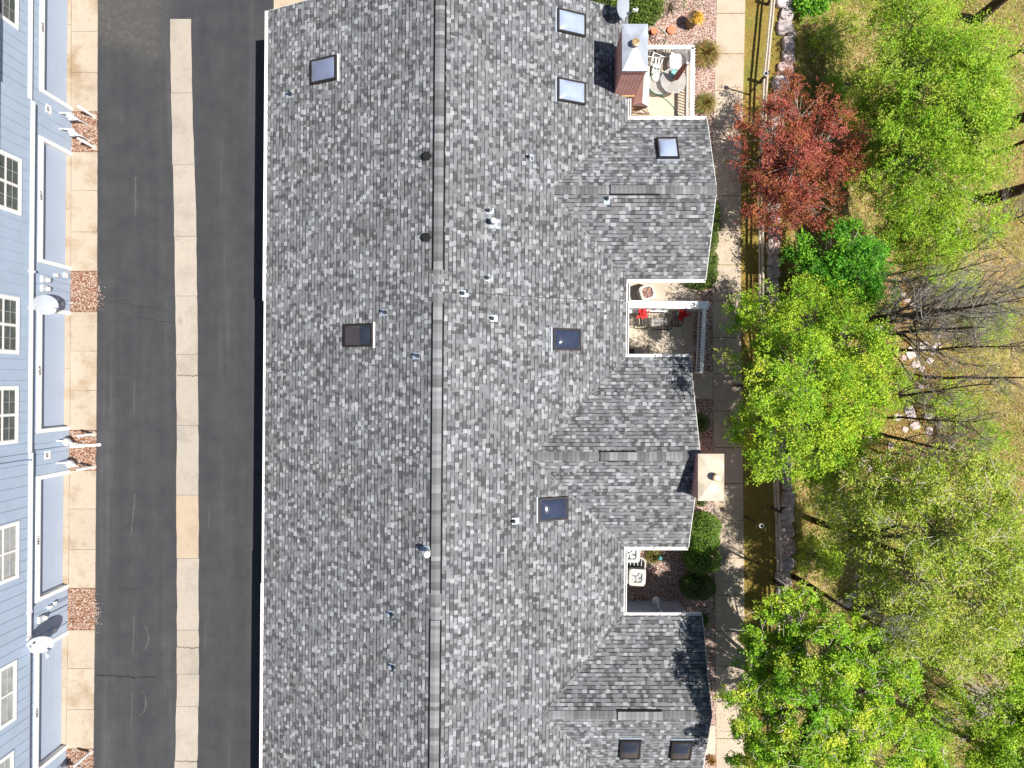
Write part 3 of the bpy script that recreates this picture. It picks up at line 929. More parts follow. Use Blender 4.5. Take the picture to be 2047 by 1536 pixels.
def flue_vent(px, py, surf, h, r, mat):
    p = hit(px, py, surf); m = MB()
    m.lathe(p, [(r * 1.25, -.1), (r * 1.1, .06), (r * .85, .09), (r * .85, h), (r * 1.3, h + .02), (r * 1.3, h + .1), (r * .9, h + .16), (r * .3, h + .17)], 20)
    o = hpart(m, "flue_vent", mat)
    U, Vv = frame_of(surf); N = U.cross(Vv); N = N if N.z > 0 else -N
    f = MB(); f.box(p + N * .03 - Vv * .05, (.34, .4, .012), mat=Matrix((U, Vv, N)).transposed()); hpart(f, "vent_flashing", M['flash'], o)
flue_vent(987, 448, 'R', .5, .085, M['pvc']); flue_vent(857, 1101, 'L', .5, .095, M['gutter'])
# exhaust pipe on the wall of the south bay
pp = MB()
q = GAB[2]; yw = q['y1'] - .3
ex = [PV(1318, 1199, 1.2), PV(1322, 1214, 1.5), PV(1330, 1226, 2.4)]
xw = 6.25
pts = [(xw, yw + .34, 1.15), (xw, yw + .34, 1.4), (xw + .03, yw + .2, 1.62), (xw + .06, yw + .11, 1.85), (xw + .06, yw + .1, 2.8)]
pp.tube([(a + KS * b, b, c) for a, b, c in pts], .085, 12)
o = hpart(pp, "exhaust_pipe", M['pvc'], None, True)
pc = MB(); pc.lathe((xw + KS * yw, yw + .34, 1.05), [(.16, 0), (.19, .1), (.16, .22), (.1, .24)], 18); hpart(pc, "pipe_cap", M['galv'], o)
pt2 = MB(); pt2.tube([(xw + .5 + KS * yw, yw + .3, ZE - .1), (xw + .6 + KS * yw, yw + .2, ZE + .08), (xw + .75 + KS * yw, yw - .15, ZE + .24)], .045, 10); hpart(pt2, "drain_elbow", M['gutter'], o)

# ------------------------------------------------------------------ the blue building
KL = .0085
XW = -19.92
def LW(px, py, n=0.0):
    """pixel on the blue building's east wall (plane n metres in front of the garage wall) -> (y, z)"""
    d = (XW + n) / ((px - 1023.5 - KL * (768 - py)) / F)
    return (768 - py) * d / F, CAMZ - d
def LP(n, y, z): return (XW + n + KL * y, y, z)
gy = lambda py, z=LG: (768 - py) * (CAMZ - z) / F

blue = thing("blue_townhouse", "pale blue sided building with white trimmed garage doors along the alley", "building", (-22, 0, LG))
def bp(mb, name, mat, parent=None, smooth=False):
    mb.v = [(a + KL * b, b, c) for a, b, c in mb.v]
    o = mb.build(name, mat, None, smooth); o.parent = parent or blue
    if parent is None: o.matrix_parent_inverse = Matrix.Translation((22, 0, -LG))
    return o
def nb(mb, n0, n1, y0, y1, z0, z1):
    mb.box((XW + (n0 + n1) / 2, (y0 + y1) / 2, (z0 + z1) / 2), (abs(n1 - n0), abs(y1 - y0), abs(z1 - z0)))

doors = [(-110, 223), (305, 541), (623, 860), (940, 1176), (1261, 1497), (1580, 1800)]
DOORS = [(gy(b), gy(a)) for a, b in doors]
HB, HT = 1.46, 1.72           # header trim
ZB0, ZB1 = 2.32, 2.51          # white band
# lower wall in vertical boards between the doors
lwm = MB()
edges = sorted([e for d in DOORS for e in d])
spans = [(edges[i], edges[i + 1]) for i in range(1, len(edges) - 1, 2)] + [(edges[-1], 24)]
def boards(mb, n, y0, y1, z0, z1, pitch=.43, gap=.016, th_=.025):
    k = max(1, round((y1 - y0) / pitch)); w = (y1 - y0) / k
    for i in range(k): nb(mb, n - th_, n, y0 + i * w + gap / 2, y0 + (i + 1) * w - gap / 2, z0, z1)
    nb(mb, n - .09, n - th_ - .002, y0, y1, z0, z1)
for y0, y1 in spans: boards(lwm, 0, y0, y1, LG - .05, 2.25)
for y0, y1 in DOORS: boards(lwm, 0, y0, y1, HT, 2.25)
bp(lwm, "lower_wall", M['siding'])
# upper wall units
BND = [(gy(205, 2.2), 24, .07), (gy(905, 2.2), gy(205, 2.2), .2), (-24, gy(905, 2.2), .235)]
for y0, y1, n in BND:
    m = MB(); boards(m, n, y0, y1, ZB0 + .02, 5.4)
    bp(m, "upper_wall", M['siding'])
core = MB(); nb(core, -9, -.3, -24, 24, LG - .1, 5.4); bp(core, "house_core", M['siding'])
rf = MB()
rf.face([(XW + .7, -24.3, 5.3), (XW + .7, 24.3, 5.3), (XW - 4.4, 24.3, 7.5), (XW - 4.4, -24.3, 7.5)], (.2, .2, .2))
rf.face([(XW - 4.4, -24.3, 7.5), (XW - 4.4, 24.3, 7.5), (XW - 9.5, 24.3, 5.3), (XW - 9.5, -24.3, 5.3)], (.2, .2, .2))
bp(rf, "roof", M['shingle'])
bands = [(gy(205, 2.3), 24, .07), (gy(545, 2.3), gy(205, 2.3), .2), (gy(905, 2.3), gy(545, 2.3), .19), (gy(1220, 2.3), gy(905, 2.3), .24), (gy(1278, 2.3), gy(1220, 2.3), .215), (-24, gy(1278, 2.3), .19)]
for y0, y1, n in bands:
    m = MB(); nb(m, n - .3, n + .03, y0 + .004, y1 - .004, ZB0 - .02, ZB1); bp(m, "belly_band", M['white'])
for py in (544, 617, 1222, 1274):
    m = MB(); nb(m, .2, .29, gy(py, 2.3) - .045, gy(py, 2.3) + .045, ZB0 - .03, ZB1 + .05); bp(m, "band_joint", M['white'])
# garage doors
nums = ["6825", "6827", "6829", "6831", "6833", None]
npy = [50, 389, 741, 1082, 1428, None]
for i, (y0, y1) in enumerate(DOORS):
    m = MB(); DP = -.22
    k = 4; zt = HB
    for j in range(k):
        z0 = LG + .045 + (zt - LG - .045) * j / k; z1 = LG + .045 + (zt - LG - .045) * (j + 1) / k - .008
        nb(m, DP - .04, DP, y0 + .17, y1 - .17, z0, z1)
    d = bp(m, "garage_door", M['door_blue'])
    s = MB(); nb(s, DP - .04, .035, y0, y0 + .17, LG, HB); a = bp(s, "door_jamb", M['white'], d)
    s = MB(); nb(s, DP - .04, .035, y1 - .17, y1, LG, HB); bp(s, "door_jamb", M['white'], d)
    s = MB(); nb(s, DP - .04, .036, y0, y1, HB, HT); hd = bp(s, "door_header", M['white'], d)
    if nums[i]:
        cu = bpy.data.curves.new("house_number", 'FONT'); cu.body = nums[i]; cu.size = .17; cu.align_x = 'CENTER'; cu.align_y = 'CENTER'; cu.extrude = .006; cu.space_character = 1.15
        to = bpy.data.objects.new("tmp", cu); COL.objects.link(to)
        dg = bpy.context.evaluated_depsgraph_get()
        me = bpy.data.meshes.new_from_object(to.evaluated_get(dg)); bpy.data.objects.remove(to)
        me.materials.clear(); me.materials.append(M['ink'])
        no = bpy.data.objects.new("house_number", me); COL.objects.link(no)
        yy, zz = LW([79, 76, 76, 72, 70][i], npy[i], .036)
        no.matrix_world = Matrix.Translation(LP(.043, yy, (HB + HT) / 2 + .01)) @ Matrix.Rotation(R(90), 4, 'Z') @ Matrix.Rotation(R(90), 4, 'X')
        no.parent = d
# windows
wins = [(38, -55, 62), (43.8, 319, 432.5), (39.6, 595, 709), (37.6, 772, 886), (39, 1041.5, 1155), (34, 1318.5, 1438), (28, 1500, 1622)]
for i, (px, pa, pb) in enumerate(wins):
    n = .2 if i not in (0, 4, 5, 6) else (.07 if i == 0 else .235)
    ya, za_ = LW(px, pb, n + .04); yb, zb_ = LW(px, pa, n + .04)
    z0 = (za_ + zb_) / 2; z1 = z0 + 1.75; y0, y1 = ya, yb
    f = MB(); t = .15; nf = n + .04
    nb(f, n - .05, nf, y0, y1, z0, z0 + t); nb(f, n - .05, nf, y0, y1, z1 - t, z1)
    nb(f, n - .05, nf, y0, y0 + t, z0 + t, z1 - t); nb(f, n - .05, nf, y1 - t, y1, z0 + t, z1 - t)
    ym = (y0 + y1) / 2; zm = z0 + t + (z1 - z0 - 2 * t) * .5
    nb(f, n - .05, nf - .01, ym - .04, ym + .04, z0 + t, z1 - t)
    nb(f, n - .05, nf - .016, y0 + t, ym - .04, zm - .03, zm + .03); nb(f, n - .05, nf - .016, ym + .04, y1 - t, zm - .03, zm + .03)
    w = bp(f, "window", M['white'])
    gm = M['glass'] if i < 4 else M['blindglass']
    if i >= 4: w["label"] = "white window with pale blinds"
    for a, b in ((y0 + t, ym - .04), (ym + .04, y1 - t)):
        for c, e in ((z0 + t, zm - .03), (zm + .03, z1 - t)):
            p = MB(); nb(p, n - .02, n + .004, a, b, c, e); bp(p, "pane", gm, w)
            s = MB(); nb(s, n + .004, n + .012, a, a + .03, c, e); nb(s, n + .004, n + .012, b - .03, b, c, e); nb(s, n + .004, n + .0118, a + .03, b - .03, c, c + .03)
            bp(s, "sash", plain("sash_beige", (.42, .39, .33), .6) if 'sash' not in M else M['sash'], w)
            m2 = MB(); nb(m2, n + .004, n + .008, (a + b) / 2 - .006, (a + b) / 2 + .006, c + .03, e); nb(m2, n + .004, n + .0082, a + .03, b - .03, (c + e) / 2 - .006, (c + e) / 2 + .006)
            bp(m2, "muntin", M['pvc'], w)
    # tilted sliver of sill
# blue downspout at the unit joint with a white extension lying on the gravel
yj = gy(893)
ds = MB(); nb(ds, .0, .075, yj - .04, yj + .04, LG + .15, 2.2); nb(ds, .235, .31, yj - .34, yj - .26, 2.46, 5.2)
bp(ds, "downspout", M['siding'])
de = thing("drain_pipe", "long white drain pipe lying across the gravel from the blue wall to the asphalt", "pipe", P(170, 891, LG))
m = MB(); a = Vector(P(140, 893.5, LG + .08)); b = Vector(P(198, 889.5, LG + .06))
m.box((a + b) / 2, ((b - a).length, .1, .075), math.atan2((b - a).y, (b - a).x))
o = m.build("pipe_body", M['white']); o.parent = de; o.matrix_parent_inverse = Matrix.Translation(-Vector(de.location))
m = MB(); m.box(b + Vector((.02, 0, 0)), (.09, .125, .1), math.atan2((b - a).y, (b - a).x)); o = m.build("pipe_end", M['white']); o.parent = de; o.matrix_parent_inverse = Matrix.Translation(-Vector(de.location))

def attach(mb, name, mat, root, smooth=False, parent=None):
    """mesh in the root's local frame"""
    o = mb.build(name, mat, None, smooth); o.parent = parent or root; return o

# white bollards guarding the gas meters
bl = [((189, 234), "white bollard at the top of the northernmost gravel bed, beside the sidewalk slab"),
      ((189, 295.5), "white bollard at the lower edge of the northernmost gravel bed"),
      ((188, 868), "white bollard above the drain pipe in the middle gravel bed"),
      ((187.6, 933.5), "white bollard below the drain pipe in the middle gravel bed"),
      ((181.7, 1503), "white bollard in the gravel bed at the photo's bottom edge")]
proto = None
for (px, py), lab in bl:
    if proto is None:
        proto = thing("bollard", lab, "bollard", P(px, py, LG), "white bollards by the gas meters")
        m = MB(); m.lathe((0, 0, 0), [(.058, 0), (.058, 1.2), (.045, 1.24), (.02, 1.255)], 14); attach(m, "post", M['white'], proto, True)
        m = MB(); m.lathe((0, 0, 0), [(.13, .0), (.13, .035), (.1, .05)], 14); attach(m, "footing", M['apron'], proto)
        bo = proto
    else: bo = copy_tree(proto)
    bo.location = P(px, py, LG); bo["label"] = lab
# gas meters
gm_ = [((158, 243), "gas meter nearest the upper bollard of the northernmost gravel bed"), ((161, 274), "gas meter nearest the lower bollard of the northernmost gravel bed"),
       ((150, 881), "gas meter just above the white drain pipe"), ((156, 924), "gas meter just below the white drain pipe"), ((146, 1525), "gas meter in the gravel bed at the photo's bottom edge")]
proto = None
for (px, py), lab in gm_:
    loc = P(px, py, LG)
    if proto is None:
        proto = thing("gas_meter", lab, "gas meter", loc, "gas meters in the gravel beds")
        m = MB(); m.lathe((0, 0, .42), [(.1, 0), (.15, .05), (.16, .2), (.15, .3), (.08, .36)], 14); attach(m, "meter_body", M['meter'], proto, True)
        m = MB(); m.lathe((.16, -.08, .5), [(.05, 0), (.085, .03), (.085, .08), (.04, .12)], 12); attach(m, "regulator", M['meter'], proto, True)
        m = MB(); m.tube([(.02, .05, .76), (.02, .05, .86), (-.12, .05, .88), (-.3, .05, .88), (-.45, .04, .88)], .028, 8); attach(m, "pipe", M['white'], proto, True)
        m = MB(); m.tube([(.0, -.1, .5), (.16, -.1, .56), (.3, -.12, .5), (.36, -.14, .3), (.4, -.15, 0)], .026, 8); attach(m, "riser", M['meter'], proto, True)
        m = MB(); m.box((0, -.16, .6), (.16, .03, .12)); attach(m, "dial", M['sign'], proto)
        go = proto
    else: go = copy_tree(proto)
    go.location = loc; go["label"] = lab
# signs on the wall
for (cx, cy, lab) in ((98, 219, "small white wall sign beside the northernmost gravel bed"), (96, 910, "small white wall sign below the blue downspout")):
    y, z = LW(cx, cy, .02)
    t = thing("wall_sign", lab, "sign", LP(.012, y, z), "white signs on the blue wall")
    m = MB(); m.box((0, 0, 0), (.02, .36, .36)); attach(m, "sign_panel", M['sign'], t)
    m = MB()
    for k in range(14):
        a0, a1 = 2 * math.pi * k / 14, 2 * math.pi * (k + 1) / 14
        m.face([(.0125, math.cos(a0) * .1, .06 + math.sin(a0) * .07), (.0125, math.cos(a1) * .1, .06 + math.sin(a1) * .07), (.0125, math.cos(a1) * .078, .06 + math.sin(a1) * .05), (.0125, math.cos(a0) * .078, .06 + math.sin(a0) * .05)])
    m.box((.012, -.035, .07), (.004, .05, .07)); m.box((.012, .035, .07), (.004, .04, .05))
    attach(m, "sign_mark", M['ink'], t)
    m = MB()
    for k in range(3): m.box((.012, 0, -.06 - k * .035), (.004, .2, .008))
    attach(m, "sign_text", M['pvc'], t)
# electric meters, junction boxes
for (cx, cy, lab) in ((90, 559, "electric meter box, upper one of the pair by the dish of the middle gravel bed"), (90, 577, "electric meter box, lower one of the pair by the dish of the middle gravel bed"), (84, 1238, "electric meter box above the lower satellite dish")):
    y, z = LW(cx, cy, .1)
    t = thing("electric_meter", lab, "electric meter", LP(0, y, z), "electric meters on the blue wall")
    m = MB(); m.box((.06, 0, .0), (.12, .28, .3)); attach(m, "box", M['meter'], t)
    m = MB(); m.lathe((.12, 0, -.14), [(.09, 0), (.09, .07), (.075, .1), (.02, .11)], 16, mat=Matrix.Rotation(R(90), 3, 'Y')); attach(m, "glass_meter", M['sign'], t, True)
    m = MB(); m.box((.05, 0, -.28), (.1, .2, .24)); attach(m, "socket", M['meter'], t)
    m = MB(); m.tube([(.045, .02, -.4), (.045, .02, LG - z + .02)], .028, 8); attach(m, "conduit", M['siding'], t, True)
jb = [(112, 551, .12, .16, "small white junction box highest beside the garage trim at the middle gravel bed"), (131, 551, .2, .22, "white utility box low on the wall above the middle gravel bed"),
      (113, 599, .1, .16, "small pale utility box right of the upper satellite dish"), (122, 608, .14, .18, "white utility box below the shadow of the upper satellite dish"),
      (99, 1214, .12, .2, "small white utility box above the lower electric meter"), (109, 1206, .12, .16, "tiny white utility box nearest the garage trim above the lower electric meter"), (106, 1262, .14, .2, "white utility box between the lower satellite dish and gravel")]
for cx, cy, w, h, lab in jb:
    y, z = LW(cx, cy, .05)
    t = thing("utility_box", lab, "utility box", LP(0, y, z), "utility boxes on the blue wall")
    m = MB(); m.box((.055, 0, 0), (.11, w, h)); attach(m, "box", M['pvc'], t)
    m = MB(); m.box((.115, 0, .01), (.012, w + .02, h)); attach(m, "lid", M['sign'], t)
    m = MB(); m.tube([(.03, .01, -h / 2), (.03, .01, LG - z + .02)], .016, 6); attach(m, "cable", M['siding'], t)

def dish(name, lab, c, nrm, rad, mountpt, logo=None, tall=1.12, mat=None):
    t = thing(name, lab, "satellite dish", c)
    N = Vector(nrm).normalized(); U = N.cross(Vector((0, 0, 1))).normalized(); Vv = U.cross(N) * -1
    if Vv.z < 0: Vv = -Vv
    rot = Matrix((U, Vv, N)).transposed()
    m = MB(); k = 36; prof = [0, .3, .6, .8, .93, 1.0]
    for side, off in ((1, 0), (-1, -.012)):
        n0 = len(m.v)
        for r in prof:
            for q in range(k):
                a = 2 * math.pi * q / k
                m.v.append(tuple(rot @ Vector((r * rad * math.cos(a), r * rad * tall * math.sin(a), .16 * rad * r * r + off))))
        for i in range(len(prof) - 1):
            for q in range(k):
                f = (n0 + i * k + q, n0 + i * k + (q + 1) % k, n0 + (i + 1) * k + (q + 1) % k, n0 + (i + 1) * k + q)
                m.f.append(f if side > 0 else f[::-1]); m.c.append((1, 1, 1)); m.m.append(0)
    n1 = 0; n2 = len(prof) * k
    for q in range(k):
        a, b = (len(prof) - 1) * k + q, (len(prof) - 1) * k + (q + 1) % k
        m.f.append((a, b, b + n2, a + n2)); m.c.append((1, 1, 1)); m.m.append(0)
    attach(m, "reflector", mat or M['dish'], t, True)
    feed = rot @ Vector((0, -rad * .55, rad * 1.15)); low = rot @ Vector((0, -rad * tall * 1.0, .1))
    m = MB(); m.tube([rot @ Vector((0, -rad * tall * .7, -.03)), low, feed], .022, 6); attach(m, "feed_arm", M['pvc'], t)
    m = MB()
    d0 = (rot @ Vector((0, .3, -1))).normalized()
    m.tube([feed - d0 * .03, feed + d0 * .07], [.035, .05], 10); m.box(feed - d0 * .07, (.16, .07, .07), mat=rot); attach(m, "feed_horn", M['pvc'], t)
    m = MB(); mp = Vector(mountpt) - Vector(c)
    m.tube([rot @ Vector((0, -rad * .1, -.02)), rot @ Vector((0, -rad * .15, -.14)), mp + (Vector((0, 0, .15)) if False else Vector((0, 0, 0)))], .026, 8); attach(m, "mast", M['pvc'], t)
    m = MB(); m.box(rot @ Vector((0, -rad * .1, -.06)), (.16, .2, .1), mat=rot); attach(m, "bracket", M['galv'], t)
    if logo:
        m = MB()
        for poly in logo: m.face([rot @ Vector((x * rad, y * rad, .16 * rad * (x * x + y * y) + .006)) for x, y in poly])
        attach(m, "emblem", M['ink'], t)
    return t
y, z = LW(88, 609, .45); ym_, zm_ = LW(107, 622, .0)
dish("satellite_dish", "pale grey satellite dish on the blue wall by the middle gravel bed", LP(.5, y, z + .0), (.66, -.33, .67), .42, LP(.0, y - .25, z - .5))
y, z = LW(80, 1287, .55)
dish("satellite_dish", "white satellite dish with a black emblem on the lower blue wall", LP(.55, y, z), (.52, -.5, .7), .46, LP(.0, y + .3, z - .45),
     logo=[[(-.2, .62), (.1, .66), (.14, .44), (-.1, .46)], [(.25, .66), (.5, .66), (.45, .56), (.3, .58)], [(.48, .56), (.56, .6), (.5, .42), (.42, .44)]], mat=plain("white_dish", (.43, .465, .5), .4, .03))
c = PV(1243, 12, 4.1)
dish("satellite_dish", "grey satellite dish behind the brick chimney at the photo's top", tuple(c), (.78, -.3, .55), .42, (c.x + .12, c.y - .32, 3.1), mat=plain("blue_grey_dish", (.33, .37, .43), .45, .05))

# ------------------------------------------------------------------ patio railings and the privacy wall
def railing(lab, pts, out, zt=1.05, mat=M['white']):
    """white railing along pts (world xy, first to last); out = list of outward unit vectors per span"""
    p0 = pts[0]
    t = thing("patio_railing", lab, "railing", (p0[0], p0[1], .04))
    tr, br = MB(), MB()
    bal = None
    for i in range(len(pts) - 1):
        a, b = Vector((*pts[i], 0)) - Vector((*p0, 0)), Vector((*pts[i + 1], 0)) - Vector((*p0, 0))
        d = b - a; L = d.length; rz = math.atan2(d.y, d.x); o = Vector((*out[i], 0)); u = d / L
        ext = .07 if i == 0 else -.065
        tr.box((a + b) / 2 + Vector((0, 0, zt - .04 - .02)) + u * (.07 if i == 0 and len(pts) > 2 else 0), (L + (.0 if len(pts) < 3 else (.0 if i else .0)), .15, .04), rz)
        br.box((a + b) / 2 + Vector((0, 0, .12)), (L, .045, .05), rz)
        n = int(L / .125)
        for k in range(n):
            c = a + d * ((k + .5) / n) + o * .094
            if bal is None:
                m = MB(); m.box((0, 0, 0), (.038, .038, .98), 0); bal = attach(m, "baluster", mat, t); bo = bal
            else:
                bo = bal.copy(); COL.objects.link(bo); bo.parent = t
            bo.location = c + Vector((0, 0, .525)); bo.rotation_euler = (0, 0, rz)
        for q in ([a, b] if i == 0 else [b]):
            m = MB(); m.box(q + Vector((0, 0, .49)) , (.09, .09, .975)); attach(m, "post", mat, t)
    attach(tr, "top_rail", mat, t); attach(br, "bottom_rail", mat, t)
    return t
rx0, ry1 = 5.0, 14.44
rx1 = 7.75
railing("white railing with slim balusters around the patio beside the brick chimney", [(rx0, ry1), (rx1, ry1), (rx1 - .04, 10.95)], [(0, 1), (1, 0)])
p1, p2 = P(1408.5, 616, 1.05), P(1402.5, 745, 1.05)
railing("white railing closing the patio with the red flowers", [(p1[0], p1[1]), (p2[0], p2[1])], [(1, 0)])

pw = thing("privacy_wall", "white capped privacy wall between the two halves of the middle patio", "wall", (6.5, 3.35, 0))
a, b = P(1254, 608, 1.8), P(1417, 610.5, 1.8)
m = MB(); m.box(((a[0] + b[0]) / 2 - 6.5, (a[1] + b[1]) / 2 - 3.35, 1.78), (b[0] - a[0], .31, .05), math.atan2(b[1] - a[1], b[0] - a[0])); attach(m, "wall_cap", M['white'], pw)
m = MB(); L_ = b[0] - a[0] - .12
m.box(((a[0] + b[0]) / 2 - 6.5, (a[1] + b[1]) / 2 - 3.35, .87), (L_, .16, 1.75))
for k in range(int(L_ / .41)):
    m.box((a[0] + .15 + k * .41 - 6.5, (a[1] + b[1]) / 2 - 3.35 - .095, .87), (.045, .035, 1.74))
attach(m, "wall_panel", M['white'], pw)

# ------------------------------------------------------------------ furniture and things on the patios
def rounded(hx, hy, r, n=5):
    pts = []
    for cx, cy, a0 in ((hx - r, hy - r, 0), (-hx + r, hy - r, 90), (-hx + r, -hy + r, 180), (hx - r, -hy + r, 270)):
        for i in range(n + 1):
            a = R(a0 + 90 * i / n); pts.append((cx + r * math.cos(a), cy + r * math.sin(a)))
    return pts
def ac_unit(lab, c, hx, hy, r, h, casemat, fanmat, fr, rz=0, name="air_conditioner", base=None):
    t = thing(name, lab, "air conditioner", c, None, rz)
    m = MB()
    m.prism(rounded(hx * .96, hy * .96, r), .06, h - .21); attach(m, "case", casemat, t)
    if base:
        pr = [(x * base[0] + base[3], y * base[1] + base[4]) for x, y in rounded(1, 1, .45)]
        m = MB(); m.prism(pr, .06, base[2] - .03); attach(m, "lower_cabinet", M['dark'], t)
        m = MB(); m.tube([(x, y, base[2]) for x, y in pr + [pr[0]]], .045, 6, cap=False); attach(m, "cabinet_rim", casemat, t, True)
        m = MB()
        for k in range(5): m.box((base[3] - .3 + k * .16, base[4] + .3, base[2] - .02), (.03, .3, .02))
        attach(m, "cabinet_louvers", M['acgrey'], t)
    m = MB(); out = rounded(hx, hy, r, 5); k = len(out)
    for i in range(k):
        j = (i + 1) % k
        a0 = math.atan2(out[i][1], out[i][0]); a1 = math.atan2(out[j][1], out[j][0])
        o0, o1 = out[i], out[j]; i0 = (fr * math.cos(a0), fr * math.sin(a0)); i1 = (fr * math.cos(a1), fr * math.sin(a1))
        m.face([(*o0, h), (*o1, h), (*i1, h + .015), (*i0, h + .015)]); m.face([(*o0, h - .215), (*o1, h - .215), (*o1, h), (*o0, h)])
        m.face([(*i0, h + .015), (*i1, h + .015), (*i1, h - .16), (*i0, h - .16)])
    attach(m, "top_ring", casemat, t)
    m = MB(); m.lathe((0, 0, h - .2), [(fr * 1.03, 0), (fr * 1.03, .02)], 24); attach(m, "well", M['dark'], t)
    m = MB()
    for q in range(4):
        a = q * math.pi / 2 + .4
        pts = [(.05, -.03), (fr * .55, -.1), (fr * .93, -.06), (fr * .9, .14), (fr * .5, .12)]
        f = [Vector((x * math.cos(a) - y * math.sin(a), x * math.sin(a) + y * math.cos(a), h - .1 + y * .3)) for x, y in pts]
        m.face(f); m.face([p - Vector((0, 0, .006)) for p in f[::-1]])
    m.lathe((0, 0, h - .14), [(.07, 0), (.07, .09), (.05, .1)], 14)
    attach(m, "fan", fanmat, t)
    m = MB()
    for rr in np.linspace(.09, fr * .97, 6):
        pts = [(rr * math.cos(a), rr * math.sin(a), h + .012) for a in np.linspace(0, 2 * math.pi, 25)]
        m.tube(pts, .0035, 4, cap=False)
    for q in range(4):
        a = q * math.pi / 4; m.tube([(-fr * math.cos(a), -fr * math.sin(a), h + .016), (fr * math.cos(a), fr * math.sin(a), h + .016)], .005, 4)
    attach(m, "fan_guard", M['galv'], t)
    m = MB(); m.prism([(x * 1.12, y * 1.12) for x, y in rounded(hx, hy, .03)], .035, .06); attach(m, "pad", M['patio'], t)
    return t
ac_unit("white air conditioner with a rusty brown fan, above the privacy wall", P(1288, 589.5, .0), .33, .33, .16, .8, M['acwhite'], M['rust'], .255, .3)
ac_unit("grey air conditioner with pale fan blades, tucked under the gutter corner", P(1256, 1100, 0), .38, .38, .12, .72, M['acgrey'], M['sign'], .29)
ac_unit("cream square air conditioner with grey fan, beside the grey wall of the southern bay", P(1267, 1144, 0), .36, .36, .13, .9, M['acwhite'], M['fan'], .26, -.06, base=(.5, .5, .5, -.12, .26))

# hose reels, pots and lids on the gravel
po = thing("glazed_pot", "tall dark pot planted with drooping yellow grass on the pink gravel", "plant pot", P(1379, 50, 0))
m = MB(); m.lathe((0, 0, 0), [(.2, 0), (.25, .25), (.27, .6), (.28, .72), (.25, .72), (.23, .62)], 24); attach(m, "pot", M['potdark'], po, True)
m = MB(); m.lathe((0, 0, .6), [(.235, 0), (.235, .03)], 20); attach(m, "soil", M['bark'], po)
V, C = [], []
for _ in range(260):
    a = rnd.gauss(-.5, .75); r1 = rnd.uniform(.15, .4); h = rnd.uniform(.12, .34); s = rnd.uniform(.006, .014)
    b = Vector((rnd.gauss(.08, .05), rnd.gauss(-.05, .05), .62)); d = Vector((math.cos(a), math.sin(a), 0)); n = Vector((-d.y, d.x, 0)) * s
    mid = b + d * r1 * .5 + Vector((0, 0, h)); tip = b + d * r1 * 1.0 + Vector((0, 0, h * .6))
    c = rnd.choice([(.75, .45, .06), (.85, .6, .12), (.6, .36, .05)])
    V.append([b - n, b + n, mid + n, mid - n]); C.append(c); V.append([mid - n, mid + n, tip + n * .2, tip - n * .2]); C.append(c)
quads_object("grass", np.array([[tuple(q) for q in f] for f in V]), np.array(C), M['blade'], po)
t = thing("terracotta_saucer", "round terracotta disc on the pink gravel below the hedge", "plant saucer", P(1341, 62, .01))
m = MB(); m.lathe((0, 0, 0), [(.14, 0), (.175, .09), (.18, .1), (.17, .105)], 24); attach(m, "disc", M['terra'], t, False)
m = MB(); m.lathe((.0, 0, .105), [(.14, 0), (.14, .006)], 24); attach(m, "rim_inset", M['terra'], t)
t = thing("terracotta_saucer", "small terracotta pot ringed by a dark hose near the chimney", "plant pot", P(1306, 67, .01))
m = MB(); m.lathe((0, 0, 0), [(.09, 0), (.13, .2), (.135, .21), (.12, .212)], 20); attach(m, "pot", M['terra'], t)
def hose(lab, pxs, z, rad, mat, name="garden_hose"):
    pts = [PV(x, y, z) for x, y in pxs]
    # smooth
    out = []
    for i in range(len(pts) - 1):
        p0 = pts[max(0, i - 1)]; p1 = pts[i]; p2 = pts[i + 1]; p3 = pts[min(len(pts) - 1, i + 2)]
        for k in range(6):
            s = k / 6; out.append(.5 * ((2 * p1) + (p2 - p0) * s + (2 * p0 - 5 * p1 + 4 * p2 - p3) * s * s + (3 * p1 - p0 - 3 * p2 + p3) * s ** 3))
    out.append(pts[-1])
    m = MB(); m.tube(out, rad, 6)
    return tag(m.build(name, mat, None, True, tuple(out[0])), lab, "hose")
hose("dark garden hose looped on the gravel behind the chimney", [(1297, 66), (1304, 76), (1311, 73), (1312, 64), (1305, 59), (1300, 64), (1299, 76), (1303, 84), (1309, 84), (1309, 78), (1302, 75), (1296, 62)], .04, .014, M['bark'])
hose("thin green hose curving over the gravel to the patio railing", [(1316, 56), (1325, 62), (1331, 72), (1331, 82), (1328, 91)], .03, .012, M['hose'])
hose("green garden hose trailing across the patio by the round tables", [(1301, 150), (1307, 166), (1315, 178), (1318, 190), (1324, 184), (1322, 193), (1332, 200), (1345, 213), (1352, 226), (1360, 240)], .06, .016, M['hose'])

# wicker tub chair
ch = thing("wicker_chair", "white wicker tub chair with a white cushion in the patio corner", "chair", P(1350, 132, .04))
m = MB(); n = 26
for k in range(n):
    a0, a1 = R(-125 + 250 * k / n + 12), R(-125 + 250 * (k + 1) / n + 12)
    h0 = .78 - .2 * (abs(-125 + 250 * k / n) / 125) ** 2; h1 = .78 - .2 * (abs(-125 + 250 * (k + 1) / n) / 125) ** 2
    for ri, ro, in ((.40, .45),):
        A = lambda r, a, z: (r * math.cos(a), r * math.sin(a), z)
        m.face([A(ro + .03, a0, h0), A(ro + .03, a1, h1), A(ri, a1, h1), A(ri, a0, h0)])
        m.face([A(ro - .04, a0, .05), A(ro - .04, a1, .05), A(ro + .03, a1, h1), A(ro + .03, a0, h0)]); m.face([A(ri - .05, a1, .05), A(ri - .05, a0, .05), A(ri, a0, h0), A(ri, a1, h1)])
attach(m, "backrest", M['wicker'], ch)
